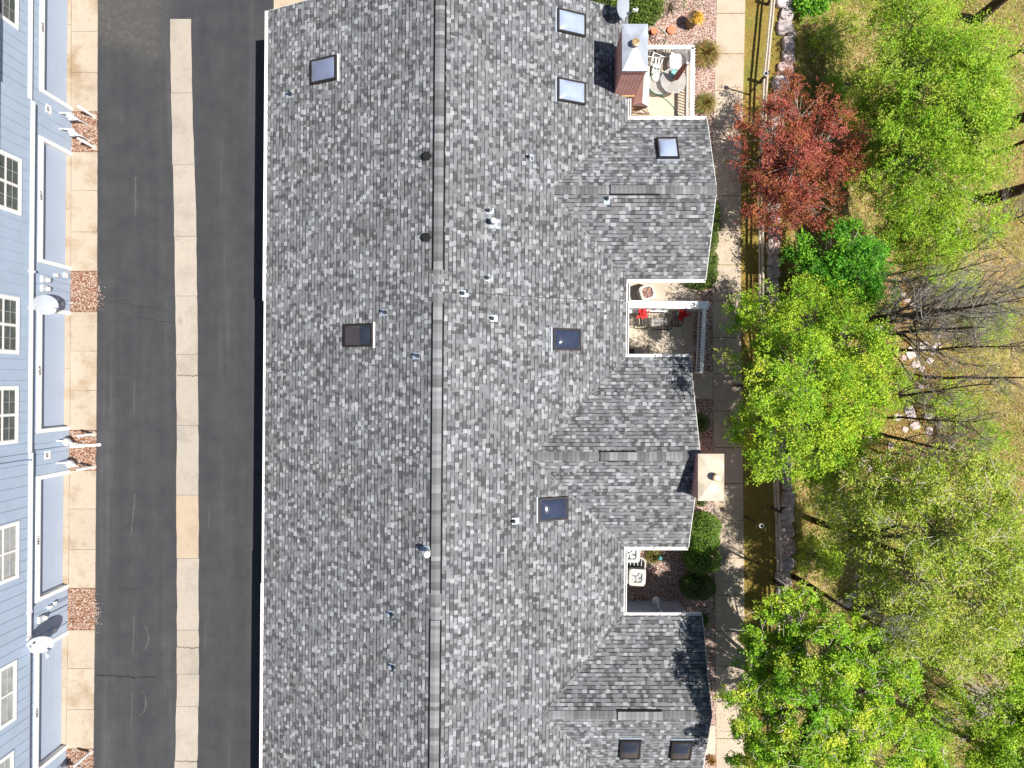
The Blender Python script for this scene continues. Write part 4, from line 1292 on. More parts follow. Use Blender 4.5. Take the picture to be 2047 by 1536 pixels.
m = MB(); m.lathe((-.02, 0, .05), [(.36, 0), (.38, .3), (.36, .33)], 24); attach(m, "seat", M['wicker'], ch)
m = MB(); m.prism([(x - .1, y) for x, y in rounded(.25, .3, .1)], .38, .48); attach(m, "cushion", M['cover'], ch, False)

def round_table(lab, c, r, z, topmat, legmat, parts=True):
    t = thing("round_table", lab, "table", c)
    m = MB(); m.lathe((0, 0, z), [(r * .98, 0), (r, .006), (r * .98, .014)], 40); attach(m, "tabletop", topmat, t)
    m = MB(); pts = [(r * math.cos(a), r * math.sin(a), z + .004) for a in np.linspace(0, 2 * math.pi, 41)]; m.tube(pts, .013, 6, cap=False); attach(m, "rim", legmat, t, True)
    for k in range(4):
        a = R(45 + 90 * k); m = MB(); m.tube([(r * .8 * math.cos(a), r * .8 * math.sin(a), z), (r * .55 * math.cos(a), r * .55 * math.sin(a), z * .5), (r * .75 * math.cos(a), r * .75 * math.sin(a), 0)], .016, 6); attach(m, "leg", legmat, t)
    return t
tb = P(1339, 175, .04)
round_table("round frosted glass table under the closed parasol", tb, .54, .7, M['tableglass'], M['galv'])
t2 = P(1315, 174, .04)
round_table("low round clear table with thin green rim beside the frosted table", t2, .5, .4, M['tableglass'], M['hose'])
t = thing("round_cushion", "round beige cushion on the low clear table", "cushion", (P(1312, 156, .46)[0], P(1312, 156, .46)[1], .455))
m = MB(); m.lathe((0, 0, 0), [(.12, 0), (.19, .04), (.19, .08), (.1, .13), (.02, .135)], 22); attach(m, "cushion_body", M['cover'], t, True); m = MB(); m.lathe((0, 0, .132), [(.02, 0), (.02, .01)], 10); attach(m, "button", M['wood'], t)
t = thing("plant_tray", "teal plant tray on the low table under the hose", "tray", (P(1303, 172, .1)[0], P(1303, 172, .1)[1], .04))
m = MB(); m.prism(rounded(.2, .2, .06), 0, .05); attach(m, "tray_base", M['teal'], t)
m = MB()
for s in (-1, 1): m.box((s * .18, 0, .08), (.02, .36, .07)); m.box((0, s * .18, .08), (.34, .02, .07))
attach(m, "tray_rim", M['teal'], t)
bxp = P(1347, 148, .85)
t = thing("storage_box", "teal box standing on the frosted glass table", "box", (bxp[0], bxp[1], .758), None, -.12)
m = MB(); m.box((0, 0, .08), (.24, .32, .16)); attach(m, "box_body", M['teal'], t)
m = MB(); m.box((0, 0, .17), (.26, .2, .02)); m.box((0, -.12, .168), (.2, .05, .012)); attach(m, "box_lid", plain("pale_teal", (.22, .48, .46), .5), t)
# closed parasol through the table
um = thing("closed_parasol", "closed brown patterned parasol standing in the frosted glass table", "parasol", (tb[0] - .12, tb[1] - .1, .04))
lean = Vector((.36, .22, 2.15))
m = MB(); m.tube([Vector((0, 0, .0)), lean * 1.0], .022, 8); attach(m, "pole", M['wood'], um)
m = MB(); n = 16; rings = []
for i, (s, r) in enumerate([(.42, .07), (.47, .105), (.6, .1), (.8, .08), (.95, .045), (1.0, .02)]):
    rings.append((lean * s, r))
for i in range(len(rings) - 1):
    for q in range(n):
        A = []
        for (c, r), qq in ((rings[i], q), (rings[i], q + 1), (rings[i + 1], q + 1), (rings[i + 1], q)):
            a = 2 * math.pi * qq / n; rr = r * (1.25 if qq % 2 == 0 else .8); A.append(c + Vector((rr * math.cos(a), rr * math.sin(a), 0)))
        m.face(A)
attach(m, "canopy", M['fabric'], um)
m = MB(); m.lathe((0, 0, 0), [(.12, 0), (.12, .06), (.04, .1), (.035, .3)], 4); attach(m, "base", M['black'], um)
m = MB(); m.lathe(lean, [(.05, -.05), (.055, 0), (.02, .06)], 10); attach(m, "finial", M['white'], um)

def slat_chair(lab, c, rz, mat, name="metal_chair", group=None):
    t = thing(name, lab, "chair", c, group, rz)
    for sx in (-.21, .21):
        for sy in (-.2, .2):
            m = MB(); m.tube([(sx, sy, 0), (sx, sy, .44)], .014, 6); attach(m, "leg", mat, t)
    m = MB()
    for k in range(7): m.box((0, -.2 + k * .066, .45), (.44, .035, .012))
    attach(m, "seat", mat, t)
    m = MB(); m.tube([(-.21, .2, .44), (-.2, .26, .8), (-.12, .28, .92), (.12, .28, .92), (.2, .26, .8), (.21, .2, .44)], .014, 6)
    for k in range(5): m.tube([(-.14 + k * .07, .21, .46), (-.13 + k * .065, .275, .9)], .008, 5)
    attach(m, "backrest", mat, t)
    for sx in (-.24, .24):
        m = MB(); m.tube([(sx, .24, .66), (sx, -.05, .67), (sx, -.18, .62), (sx * .9, -.2, .44)], .014, 6); attach(m, "armrest", mat, t)
    return t
slat_chair("dark metal chair by the chimney end of the northern patio", P(1313, 113, .04), .15, M['black'])
slat_chair("white slatted chair stacked with patio clutter beside the chimney", P(1309, 134, .04), 1.2, M['white'])
fd = thing("folded_chair", "folded black and white chair leaning beside the round tables", "chair", P(1303, 142, .04))
for k, (dx, rz_) in enumerate(((0, .4), (.14, .9), (.28, .2))):
    m = MB(); m.tube([(dx - .1, -.3, .05), (dx, .25, .7)], .02, 6); m.tube([(dx + .12, -.3, .05), (dx - .02, .25, .68)], .02, 6); attach(m, "frame", M['black'], fd)
m = MB(); m.box((.12, -.02, .38), (.34, .5, .02), mat=Matrix.Rotation(R(48), 3, 'X')); attach(m, "seat_cloth", M['white'], fd)
# cover draped over furniture by the chimney
cv = thing("draped_cover", "tall white cloth cover draped over furniture against the brick chimney", "furniture cover", P(1282, 190, .04))
o0 = Vector(cv.location)
def q3(px, py, z): return PV(px, py, z) - o0
A0, A1 = q3(1263, 212, .05), q3(1284, 212, .05)
n = 9; m = MB(); rows = []
for i in range(n + 1):
    s = i / n
    w = .02 * math.sin(i * 2.3)
    rows.append([q3(lerp(1264, 1276, s), lerp(212, 172, s), .12), q3(lerp(1268, 1283, s) , lerp(208, 158, s), .7 + w), q3(lerp(1284, 1289, s), lerp(206, 133, s), 1.2 + w + .1 * s), q3(lerp(1291, 1294, s), lerp(210, 130, s), 1.22 + .1 * s), q3(lerp(1297, 1298.5, s), lerp(214, 134, s), 1.0 + w), q3(lerp(1297, 1297, s), lerp(214, 136, s), .12)])
for i in range(n):
    for j in range(5): m.face([rows[i][j], rows[i][j + 1], rows[i + 1][j + 1], rows[i + 1][j]])
m.face(rows[0][::-1]); m.face(rows[-1])
attach(m, "cloth", M['cover'], cv)
m = MB(); m.tube([rows[2][5] + Vector((.01, 0, .02)), rows[6][5] + Vector((.01, 0, .02))], .012, 5); attach(m, "hem_cord", M['wood'], cv)
wl_ = thing("folding_lounger", "weathered wooden folding lounger legs under the white cover", "lounger", P(1280, 220, .04))
o0 = Vector(wl_.location)
for (a, b, nm) in (((1262, 222, .3), (1297, 229, .1), "rail"), ((1262, 216, .5), (1284, 219, .4), "rail"), ((1262, 231, .06), (1299, 229, .06), "leg"), ((1290, 215, .35), (1299, 230, .05), "leg"), ((1270, 213, .45), (1263, 229, .05), "leg"), ((1285, 211, .5), (1278, 222, .2), "slat")):
    m = MB(); A, B = q3(*a), q3(*b); m.tube([A, B], .024, 4); attach(m, nm, M['wood'], wl_)

# wrought iron dining set on the middle patio
tp = P(1309, 645, .04)
tt = thing("iron_table", "black iron table with a mesh top between two chairs on the middle patio", "table", tp)
m = MB()
for k in range(9): m.box((-.56 + k * .14, 0, .71), (.012, .7, .012))
for k in range(6): m.box((0, -.35 + k * .14, .71), (1.15, .012, .0125))
attach(m, "mesh_top", M['black'], tt)
m = MB(); rr = rounded(.6, .37, .1); m.tube([(x, y, .71) for x, y in rr + [rr[0]]], .018, 6, cap=False); attach(m, "top_rim", M['black'], tt)
m = MB(); m.box((.04, -.06, .7), (.7, .34, .006)); attach(m, "glass", M['tableglass'], tt)
for sx in (-1, 1):
    for sy in (-1, 1):
        m = MB(); m.tube([(sx * .5, sy * .28, .7), (sx * .42, sy * .22, .35), (sx * .5, sy * .3, 0)], .016, 6); attach(m, "leg", M['black'], tt)
slat_chair("black iron chair at the house end of the iron table", P(1276, 643, .04), R(90), M['black'], "iron_chair", "black iron chairs at the patio table")
slat_chair("black iron chair at the railing end of the iron table", P(1343, 644, .04), R(-90), M['black'], "iron_chair", "black iron chairs at the patio table")
be = thing("white_bench", "narrow white shelf along the foot of the privacy wall", "bench", P(1293, 623, .0))
m = MB(); m.box((0, 0, .3), (1.75, .2, .04)); attach(m, "board", M['white'], be)
for s in (-.7, .7): m = MB(); m.box((s, 0, .16), (.06, .16, .24)); attach(m, "leg", M['white'], be)
sc_ = thing("wall_scroll", "black wrought iron scroll stand at the house end of the patio", "stand", P(1257, 647, .04))
for s in (-1, 1):
    m = MB(); m.tube([(0.05 + .12 * math.cos(a) , s * .12 + .1 * math.sin(a) * s, .5 + .0 * a) for a in np.linspace(-1.4, 3.6, 18)], .012, 5); attach(m, "scroll", M['black'], sc_)
m = MB(); m.tube([(.05, 0, 0), (.05, 0, .5)], .014, 6); attach(m, "stem", M['black'], sc_)
for (px, py, lab) in ((1277, 630, "bunch of red flowers in a white pot at the house end of the privacy wall"), (1356, 630, "bunch of red flowers in a white pot at the railing end of the privacy wall")):
    f = thing("flower_pot", lab, "flowers", P(px, py, .04), "pots of red flowers by the privacy wall")
    m = MB(); m.lathe((0, 0, 0), [(.11, 0), (.15, .28), (.16, .3), (.13, .3)], 18); attach(m, "pot", M['white'], f)
    m = MB()
    for k in range(9): a = k * .7; m.tube([(0, 0, .28), (.1 * math.cos(a), .1 * math.sin(a), .5), (.2 * math.cos(a), .2 * math.sin(a), .72)], .008, 4)
    attach(m, "stems", plain("stem_green", (.05, .12, .03), .7), f)
    V, C = [], []
    for _ in range(42):
        cc = Vector((rnd.gauss(0, .11), rnd.gauss(0, .11), .74 + rnd.gauss(0, .07))); rot = rnd.uniform(0, 6)
        for k in range(6):
            a = rot + k * 1.047; d = Vector((math.cos(a), math.sin(a), rnd.uniform(-.2, .35))); s = Vector((-d.y, d.x, 0)) * .022; L = rnd.uniform(.05, .085)
            V.append([cc, cc + d * L * .55 + s, cc + d * L, cc + d * L * .55 - s]); C.append(tuple(x * rnd.uniform(.6, 1.15) for x in (1, 1, 1)))
    quads_object("blossoms", np.array([[tuple(q) for q in g_] for g_ in V]), np.array(C), M['petal'], f)
mt = thing("dark_chest", "small dark box against the house at the corner of the middle patio", "box", P(1256, 706, .04))
m = MB(); m.prism(rounded(.2, .16, .03), 0, .3); attach(m, "chest_body", M['bark'], mt)
m = MB(); m.prism(rounded(.21, .17, .03), .302, .335); attach(m, "chest_lid", M['bark'], mt)
gb_ = thing("gazing_ball", "small teal ball on a stake beside the spiky plant", "garden ball", P(1316, 1112, .0))
m = MB(); m.lathe((0, 0, .3), [(.02, 0), (.07, .03), (.1, .1), (.07, .17), (.02, .2)], 16); attach(m, "ball", M['teal'], gb_, True); m = MB(); m.tube([(0, 0, 0), (0, 0, .31)], .012, 6); attach(m, "stake", M['black'], gb_)

# lamp posts by the sidewalk
for i, (px, py, lab) in enumerate(((1488, 1032, "slim lamp post with a pale ring lamp standing in shaded lawn by the sidewalk"), (1496, 190, "dark lamp post next to the red leaved tree"))):
    if i == 0:
        lp0 = thing("lamp_post", lab, "lamp post", P(px, py, 0))
        m = MB(); m.tube([(0, 0, 0), (0, 0, 1.95)], [.035, .03], 8); attach(m, "post", M['black'], lp0)
        m = MB(); m.lathe((0, 0, 1.93), [(.045, 0), (.07, .1), (.095, .2), (.1, .26), (.07, .27), (.065, .2)], 18); attach(m, "lantern", M['pvc'], lp0, True)
        m = MB(); m.lathe((0, 0, 2.12), [(.05, 0), (.05, .06), (.02, .07)], 12); attach(m, "lamp_cap", M['dark'], lp0)
        lp = lp0
    else: lp = copy_tree(lp0)
    lp.location = P(px, py, 0); lp["label"] = lab

# split rail fence
def fpx(py): return interp(py, [-140, 10, 166, 330, 500, 620, 800, 960, 1200, 1440, 1600], [1545, 1534, 1519, 1512, 1510, 1511, 1528, 1541, 1548, 1552, 1555])
posts = [-140, 10, 166, 322, 425, 610, 760, 890, 1015, 1160, 1300, 1440, 1590]
fe = thing("split_rail_fence", "weathered split rail fence in the lawn strip beside the boulders", "fence", P(fpx(610), 610, 0))
o0 = Vector(fe.location)
pp_ = [PV(fpx(y), y, 0) - o0 for y in posts]
fpm = None
for i, p in enumerate(pp_):
    if fpm is None:
        m = MB(); m.box((0, 0, .55), (.11, .12, 1.1)); m.box((.0, 0, 1.105), (.08, .09, .02)); fpm = attach(m, "post", M['bark'], fe); o = fpm
    else: o = fpm.copy(); COL.objects.link(o); o.parent = fe
    o.location = p
for i in range(len(pp_) - 1):
    for z, r_ in ((.875, .055), (.49, .05)):
        a, b = pp_[i] + Vector((0, 0, z + rnd.uniform(-.03, .03))), pp_[i + 1] + Vector((0, 0, z + rnd.uniform(-.03, .03)))
        m = MB(); d = b - a
        pts = [a.lerp(b, k / 6) + Vector((rnd.uniform(-.008, .008), 0, rnd.uniform(-.01, .01))) for k in range(7)]
        m.tube(pts, [r_ * rnd.uniform(.9, 1.1) for _ in pts], 5); attach(m, "rail", M['railwood'], fe)

# ------------------------------------------------------------------ boulders and creek rocks
def rock_mesh(rx, ry, rz_, seed, flat=.55):
    import bmesh
    bm = bmesh.new(); bmesh.ops.create_icosphere(bm, subdivisions=3, radius=1)
    off = Vector((seed * 3.1, seed * 1.7, seed * .9))
    for v in bm.verts:
        p = v.co.copy()
        n = noise.noise(p * 1.1 + off) * .45 + noise.noise(p * 2.6 + off) * .22 + (noise.cell(p * 2.2 + off) - .5) * .16 + noise.noise(p * 6 + off) * .08
        q = p * (1 + n)
        m_ = max(abs(q.x), abs(q.y)); 
        q = q * (1 / (.35 + .65 * max(m_, .55))) * .8
        if q.z > flat: q.z = flat + (q.z - flat) * .25
        v.co = Vector((q.x * rx, q.y * ry, q.z * rz_))
    mb = MB(); mb.v = [tuple(v.co) for v in bm.verts]
    c0 = rnd.uniform(.9, 1.25); tint = rnd.choice([(1, .93, .9), (1, .86, .84), (1, .97, .93), (1, .97, .95), (.92, .92, .95)])
    for f in bm.faces:
        mb.f.append(tuple(v.index for v in f.verts)); mb.c.append(tuple(c0 * t for t in tint)); mb.m.append(0)
    bm.free(); return mb
bl_ = [(1568, 4, 30, 24), (1573, 28, 26, 28), (1571, 54, 34, 28), (1583, 68, 18, 14), (1577, 86, 24, 26), (1577, 112, 27, 30), (1571, 140, 33, 32), (1561, 166, 32, 30), (1559, 192, 30, 28), (1556, 220, 30, 30), (1553, 250, 30, 32),
       (1551, 282, 30, 34), (1550, 314, 28, 32), (1548, 346, 30, 34), (1547, 380, 28, 34), (1547, 412, 28, 30), (1548, 436, 24, 20), (1547, 462, 27, 24), (1548, 492, 29, 38), (1549, 522, 27, 24), (1547, 546, 25, 26), (1544, 573, 27, 30), (1546, 604, 28, 32),
       (1550, 640, 30, 36), (1555, 680, 30, 40), (1560, 722, 30, 40), (1564, 764, 30, 40), (1568, 806, 30, 40), (1570, 848, 30, 40), (1572, 890, 28, 40), (1572, 930, 26, 36), (1573, 966, 22, 30), (1577, 998, 26, 34), (1573, 1030, 30, 30), (1571, 1060, 34, 34), (1572, 1094, 36, 36), (1573, 1128, 32, 32), (1567, 1160, 32, 32), (1566, 1192, 30, 34), (1568, 1226, 30, 34)]
for i, (px, py, w, h) in enumerate(bl_):
    p = P(px, py, .15); s = (CAMZ) / F / 2
    mb = rock_mesh(w * s * 1.3, h * s * 1.32, .42, i + 2)
    o = mb.build("boulder", M['rock'], None); o.location = (p[0], p[1], -.02); o.rotation_euler = (0, 0, rnd.uniform(-.2, .2))
    lab = "pinkish grey boulder in the row edging the lawn strip"
    if i == 4: lab = "dusky pink flat boulder in the row edging the lawn strip near the photo's top"
    if i == 17: lab = "rusty pink boulder in the row just below the red leaved tree"
    tag(o, lab, "boulder", "boulders edging the lawn strip")
cr = [(1842, 588, 30, 22), (1812, 600, 14, 12), (1802, 590, 12, 10), (1850, 575, 18, 12), (1826, 612, 16, 14), (1742, 640, 16, 14), (1757, 655, 18, 16), (1735, 628, 14, 12), (1885, 652, 16, 12), (1822, 705, 30, 26), (1850, 692, 26, 22), (1835, 728, 20, 16), (1868, 700, 22, 14), (1860, 722, 16, 14), (1810, 715, 14, 12), (1878, 690, 18, 10), (1845, 738, 14, 12), (1880, 672, 14, 10),
      (1850, 800, 24, 12), (1835, 785, 16, 12), (1826, 828, 34, 22), (1862, 832, 22, 18), (1800, 835, 20, 16), (1835, 852, 24, 18), (1862, 862, 20, 16), (1880, 850, 18, 14), (1815, 860, 14, 14), (1745, 880, 14, 12), (1732, 918, 20, 14), (1740, 938, 16, 14), (1724, 930, 12, 12), (1783, 892, 16, 12), (1800, 905, 14, 10), (1845, 775, 14, 12),
      (1702, 1192, 26, 14), (1720, 1172, 20, 14), (1695, 1210, 18, 12), (1738, 1160, 16, 14), (1752, 1182, 14, 10), (1712, 1152, 14, 10), (1830, 1338, 14, 10), (1890, 1345, 14, 18), (1893, 1505, 14, 14), (1920, 1380, 14, 12), (1800, 440, 14, 10), (1748, 476, 16, 14), (1925, 378, 14, 10), (1768, 1170, 18, 12), (1795, 1040, 12, 10), (1640, 1125, 16, 10), (1665, 1140, 14, 10)]
for i, (px, py, w, h) in enumerate(cr):
    x_, y_, _ = P(px, py, -.9); z_ = gz(x_, y_); s = 32.4 / F / 2
    mb = rock_mesh(w * s * 1.1, h * s * 1.1, min(w, h) * s * .8, 60 + i, .4)
    o = mb.build("creek_rock", M['rock'], None); o.location = (x_, y_, z_ + .02); o.rotation_euler = (0, 0, rnd.uniform(0, 3))
    lab = "pale creek rock lying among dry leaves and grass in the ravine"
    if (px, py) == (1893, 1505): lab = "round whitish rock at the foot of the trees near the photo's bottom edge"
    tag(o, lab, "rock", "rocks scattered in the ravine")

# ------------------------------------------------------------------ foliage
def leaf_quads(cent, length, width, cols, up=.45, jitter=.35, droop=0.0):
    """rhombic leaves at the given centres"""
    n = len(cent)
    nrm = rng.normal(size=(n, 3)); nrm[:, 2] = np.abs(nrm[:, 2]) + up
    nrm /= np.linalg.norm(nrm, axis=1)[:, None]
    d = rng.normal(size=(n, 3)); d[:, 2] -= droop
    d -= (d * nrm).sum(1)[:, None] * nrm
    d /= np.linalg.norm(d, axis=1)[:, None] + 1e-9
    s = np.cross(nrm, d)
    L = (length * (1 + jitter * rng.uniform(-1, 1, n)))[:, None] / 2
    Wd = (width * (1 + jitter * rng.uniform(-1, 1, n)))[:, None] / 2
    V = np.stack([cent - d * L, cent + s * Wd - d * L * .1, cent + d * L, cent - s * Wd - d * L * .1], 1)
    return V, cols

def pal(n, colours, weights):
    c = np.array(colours, float); w = np.array(weights, float); w /= w.sum()
    i = rng.choice(len(c), n, p=w)
    return c[i] * .86 * rng.uniform(.82, 1.18, (n, 1)) * (1 + rng.uniform(-.06, .06, (n, 3)))

def lobe_clusters(lobes, n, shell=.55, gap=.1):
    """cluster centres through the volume of several lobes (px, py, z, rx, ry, rz in metres), denser towards the outside"""
    vol = np.array([l[3] * l[4] * l[5] for l in lobes]) ** .75; vol /= vol.sum()
    out = []
    while len(out) < n:
        l = lobes[rng.choice(len(lobes), p=vol)]
        d = rng.normal(size=3); d /= np.linalg.norm(d)
        if d[2] < -.45: continue
        r = shell + (1 - shell) * rng.random() ** .6
        c = P(l[0], l[1], l[2])
        nz = 1 + .38 * noise.noise(Vector((d[0] * 1.7 + c[0], d[1] * 1.7 + c[1], d[2] * 1.7))) 
        r *= nz
        q = (c[0] + d[0] * l[3] * r, c[1] + d[1] * l[4] * r, c[2] + d[2] * l[5] * r)
        if noise.noise(Vector(q) * .95 + Vector((5, 2, 8))) < gap - .25: continue
        out.append(q)
    return np.array(out)

def curve(a, b, sag, n=5):
    a, b = Vector(a), Vector(b); m = a.lerp(b, .5) + Vector((rnd.uniform(-1, 1) * sag, rnd.uniform(-1, 1) * sag, sag * .8))
    return [a * (1 - t) ** 2 + m * 2 * t * (1 - t) + b * t * t for t in [i / n for i in range(n + 1)]]

def tree(name, lab, base, lobes, ncl, per, sig, ll, lw, colours, weights, trunk_r=.16, barkmat=None, twigmat=None, up=.45, ccol=.35, cat="tree", group=None, droop=0.0, fork=.35, twigs=True, shell=.55, spr=7, ss=.05, gap=.1, xtw=0):
    bx, by, _ = P(base[0], base[1], -1.0); bz = gz(bx, by) - .03
    t = thing(name, lab, cat, (bx, by, bz), group)
    o = Vector((bx, by, bz))
    cl = lobe_clusters(lobes, ncl, shell, gap)
    # limbs
    m = MB(); tw = MB()
    ztop = max(l[2] for l in lobes)
    f = Vector((bx, by, bz + (ztop - bz) * fork))
    lc = [Vector(P(l[0], l[1], l[2] - l[5] * .35)) for l in lobes]
    mid = sum(lc, Vector()) / len(lc); f.x = lerp(bx, mid.x, .3); f.y = lerp(by, mid.y, .3)
    m.tube([p - o for p in curve(o, f, .12)], [lerp(trunk_r * 1.15, trunk_r * .8, i / 5) for i in range(6)], 8)
    for c in lc:
        m.tube([p - o for p in curve(f, c, .25)], [lerp(trunk_r * .62, trunk_r * .22, i / 5) for i in range(6)], 6)
    for q in cl:
        qv = Vector(q); j = min(range(len(lc)), key=lambda i: (lc[i] - qv).length)
        s = f.lerp(lc[j], rnd.uniform(.45, 1.0))
        if rnd.random() < .3: qv = qv + (qv - s).normalized() * rnd.uniform(.1, .45)
        if twigs: tw.tube([p - o for p in curve(s, qv, .15, 4)], [.026, .02, .014, .009, .004], 3, cap=False)
        for _ in range(xtw):
            d1 = Vector((rnd.uniform(-1, 1), rnd.uniform(-1, 1), rnd.uniform(-.1, .9))).normalized(); L1 = rnd.uniform(.3, .75)
            d2 = (d1 + Vector((rnd.uniform(-.6, .6), rnd.uniform(-.6, .6), rnd.uniform(-.5, .2)))).normalized()
            tw.tube([qv - o, qv - o + d1 * L1 * .5, qv - o + d1 * L1 * .5 + d2 * L1 * .5], [.013, .01, .005], 3, cap=False)
    attach(m, "trunk", barkmat or M['bark'], t, True)
    if twigs: attach(tw, "branches", twigmat or M['twig'], t)
    # leaves
    ns = ncl * per
    ci = np.repeat(np.arange(ncl), per)
    sg = sig * rng.uniform(.6, 1.35, ncl)[ci][:, None]
    sc_c = cl[ci] + rng.normal(size=(ns, 3)) * sg * np.array([1, 1, .7])      # sprays of leaves
    base_c = pal(ncl, colours, weights)[ci] * (1 - ccol) + pal(ns, colours, weights) * ccol
    si = np.repeat(np.arange(ns), spr); n = ns * spr
    cent = sc_c[si] + rng.normal(size=(n, 3)) * ss
    cols = base_c[si] * rng.uniform(.85, 1.15, (n, 1))
    V, C = leaf_quads(cent, ll, lw, cols, up, droop=droop)
    V = V - np.array(o)
    quads_object("crown", V, C, M['leaf'], t)
    return t

G1c = [(.31, .54, .025), (.45, .63, .035), (.20, .42, .018), (.60, .68, .055), (.10, .26, .012)]
FINE = [(.26, .50, .02), (.38, .60, .03), (.52, .64, .06), (.15, .36, .014), (.55, .52, .12)]
PALE = [(.32, .5, .03), (.44, .58, .05), (.6, .64, .1), (.18, .34, .02), (.6, .54, .16)]
DEEP = [(.09, .36, .015), (.16, .46, .02), (.28, .56, .03), (.05, .2, .012)]
RED = [(.37, .07, .05), (.5, .13, .095), (.2, .04, .025), (.5, .19, .06), (.62, .17, .15), (.32, .13, .035)]
CLUMP = [(.30, .54, .025), (.44, .64, .04), (.19, .44, .018), (.64, .70, .06), (.11, .29, .012)]

tree("plum_tree", "red leaved plum tree beside the sidewalk and split rail fence", (1545, 350),
     [(1535, 260, 2.5, 1.4, 1.5, 1.0), (1600, 225, 3.0, 1.5, 1.3, 1.1), (1650, 290, 3.6, 1.4, 1.5, 1.2), (1590, 330, 3.7, 1.6, 1.6, 1.1), (1540, 390, 2.4, 1.3, 1.5, 1.0), (1610, 400, 3.0, 1.5, 1.2, 1.0), (1515, 330, 2.1, .9, 1.3, .8), (1690, 325, 3.2, .7, .9, .8)],
     270, 22, .19, .07, .045, RED, [3, 3, 3, 2, 1.3, 2], .12, ccol=.45)
tree("ash_tree", "bright yellow green tree with a dense crown overhanging the sidewalk in mid photo", (1560, 772),
     [(1520, 650, 3.6, 1.3, 1.2, 1.1), (1610, 640, 4.9, 1.6, 1.4, 1.2), (1690, 700, 6.0, 1.4, 1.3, 1.3), (1505, 740, 3.3, 1.2, 1.5, 1.0), (1600, 750, 6.8, 1.8, 1.7, 1.4), (1710, 780, 5.8, 1.2, 1.4, 1.2), (1525, 850, 3.2, 1.2, 1.4, 1.0), (1610, 860, 6.0, 1.7, 1.5, 1.3), (1690, 850, 5.4, 1.2, 1.3, 1.2), (1570, 925, 4.8, 1.3, 1.0, 1.1), (1640, 925, 4.8, 1.1, .9, 1.0), (1590, 585, 3.8, .8, .6, .7), (1460, 770, 2.8, .5, .5, .4)],
     520, 26, .2, .075, .048, G1c, [3, 3, 2, 1.6, 1.0], .2, ccol=.4)
tree("maple_tree", "small deep green leafed tree between the red tree and the bright green tree", (1665, 540),
     [(1640, 500, 2.8, 1.2, 1.0, 1.0), (1700, 490, 3.4, 1.3, .9, 1.1), (1720, 550, 3.2, 1.2, 1.0, 1.0), (1660, 560, 2.6, .9, .8, .8), (1755, 590, 2.6, .8, .7, .7), (1770, 520, 3.0, .6, .7, .7), (1600, 495, 2.2, .6, .6, .6)],
     210, 24, .16, .075, .055, DEEP, [3, 3, 2, 2], .09, ccol=.35)
tree("willow_tree", "large feathery yellow green tree filling the photo's upper right", (1760, 290),
     [(1800, 60, 3.0, 1.4, 1.3, 1.0), (1850, 130, 4.8, 1.9, 1.5, 1.2), (1930, 130, 5.6, 1.5, 1.4, 1.2), (1800, 170, 3.0, 1.5, 1.5, 1.0), (1880, 220, 5.4, 2.0, 1.7, 1.3), (1770, 270, 3.0, 1.4, 1.5, 1.0), (1850, 310, 4.8, 1.9, 1.7, 1.2), (1930, 260, 5.8, 1.4, 1.6, 1.2), (1770, 360, 2.8, 1.4, 1.3, .9), (1840, 400, 4.0, 1.6, 1.3, 1.1), (1920, 440, 4.4, 1.5, 1.1, 1.1), (1950, 340, 5.2, 1.0, 1.1, 1.0), (1780, 450, 2.8, 1.3, .9, .8), (1725, 250, 1.9, .8, 1.0, .7), (1880, 490, 3.4, 1.1, .8, .7), (1830, 20, 4.2, 1.6, .9, 1.1), (1800, 500, 2.4, 1.0, .7, .6), (1960, 200, 6, 1.0, 1.2, 1.0)],
     980, 24, .25, .1, .032, FINE, [3, 3, 2.4, 2, .8], .2, M['bark'], M['paletwig'], .5, .5, droop=.4, spr=6, ss=.06, gap=.1)
tree("cottonwood_tree", "sparse twiggy yellow green tree in the lower right with bare grey branch tips", (1625, 1040),
     [(1700, 1010, 5.4, 1.3, 1.0, 1.1), (1790, 960, 7.0, 1.5, 1.0, 1.2), (1880, 960, 8.0, 1.5, 1.0, 1.2), (1960, 1000, 8.6, 1.3, 1.2, 1.2), (1800, 1050, 7.4, 1.6, 1.2, 1.3), (1900, 1070, 8.6, 1.6, 1.3, 1.3), (1990, 1100, 8.6, 1.2, 1.4, 1.3), (1860, 1170, 7.6, 1.5, 1.2, 1.2), (1950, 1210, 8.0, 1.5, 1.2, 1.2), (1780, 1150, 5.8, 1.3, .9, 1.0), (1700, 1080, 4.6, 1.0, .7, .8), (1840, 1260, 6.2, 1.4, .9, 1.0), (1930, 1290, 6.6, 1.3, .9, 1.0), (2010, 1180, 8, 1, 1.2, 1.1)],
     820, 17, .2, .1, .034, PALE, [3, 3, 3, 2, 1.4], .14, twigmat=M['paletwig'], up=.5, ccol=.55, droop=.3, spr=6, ss=.06, gap=.1, xtw=1)
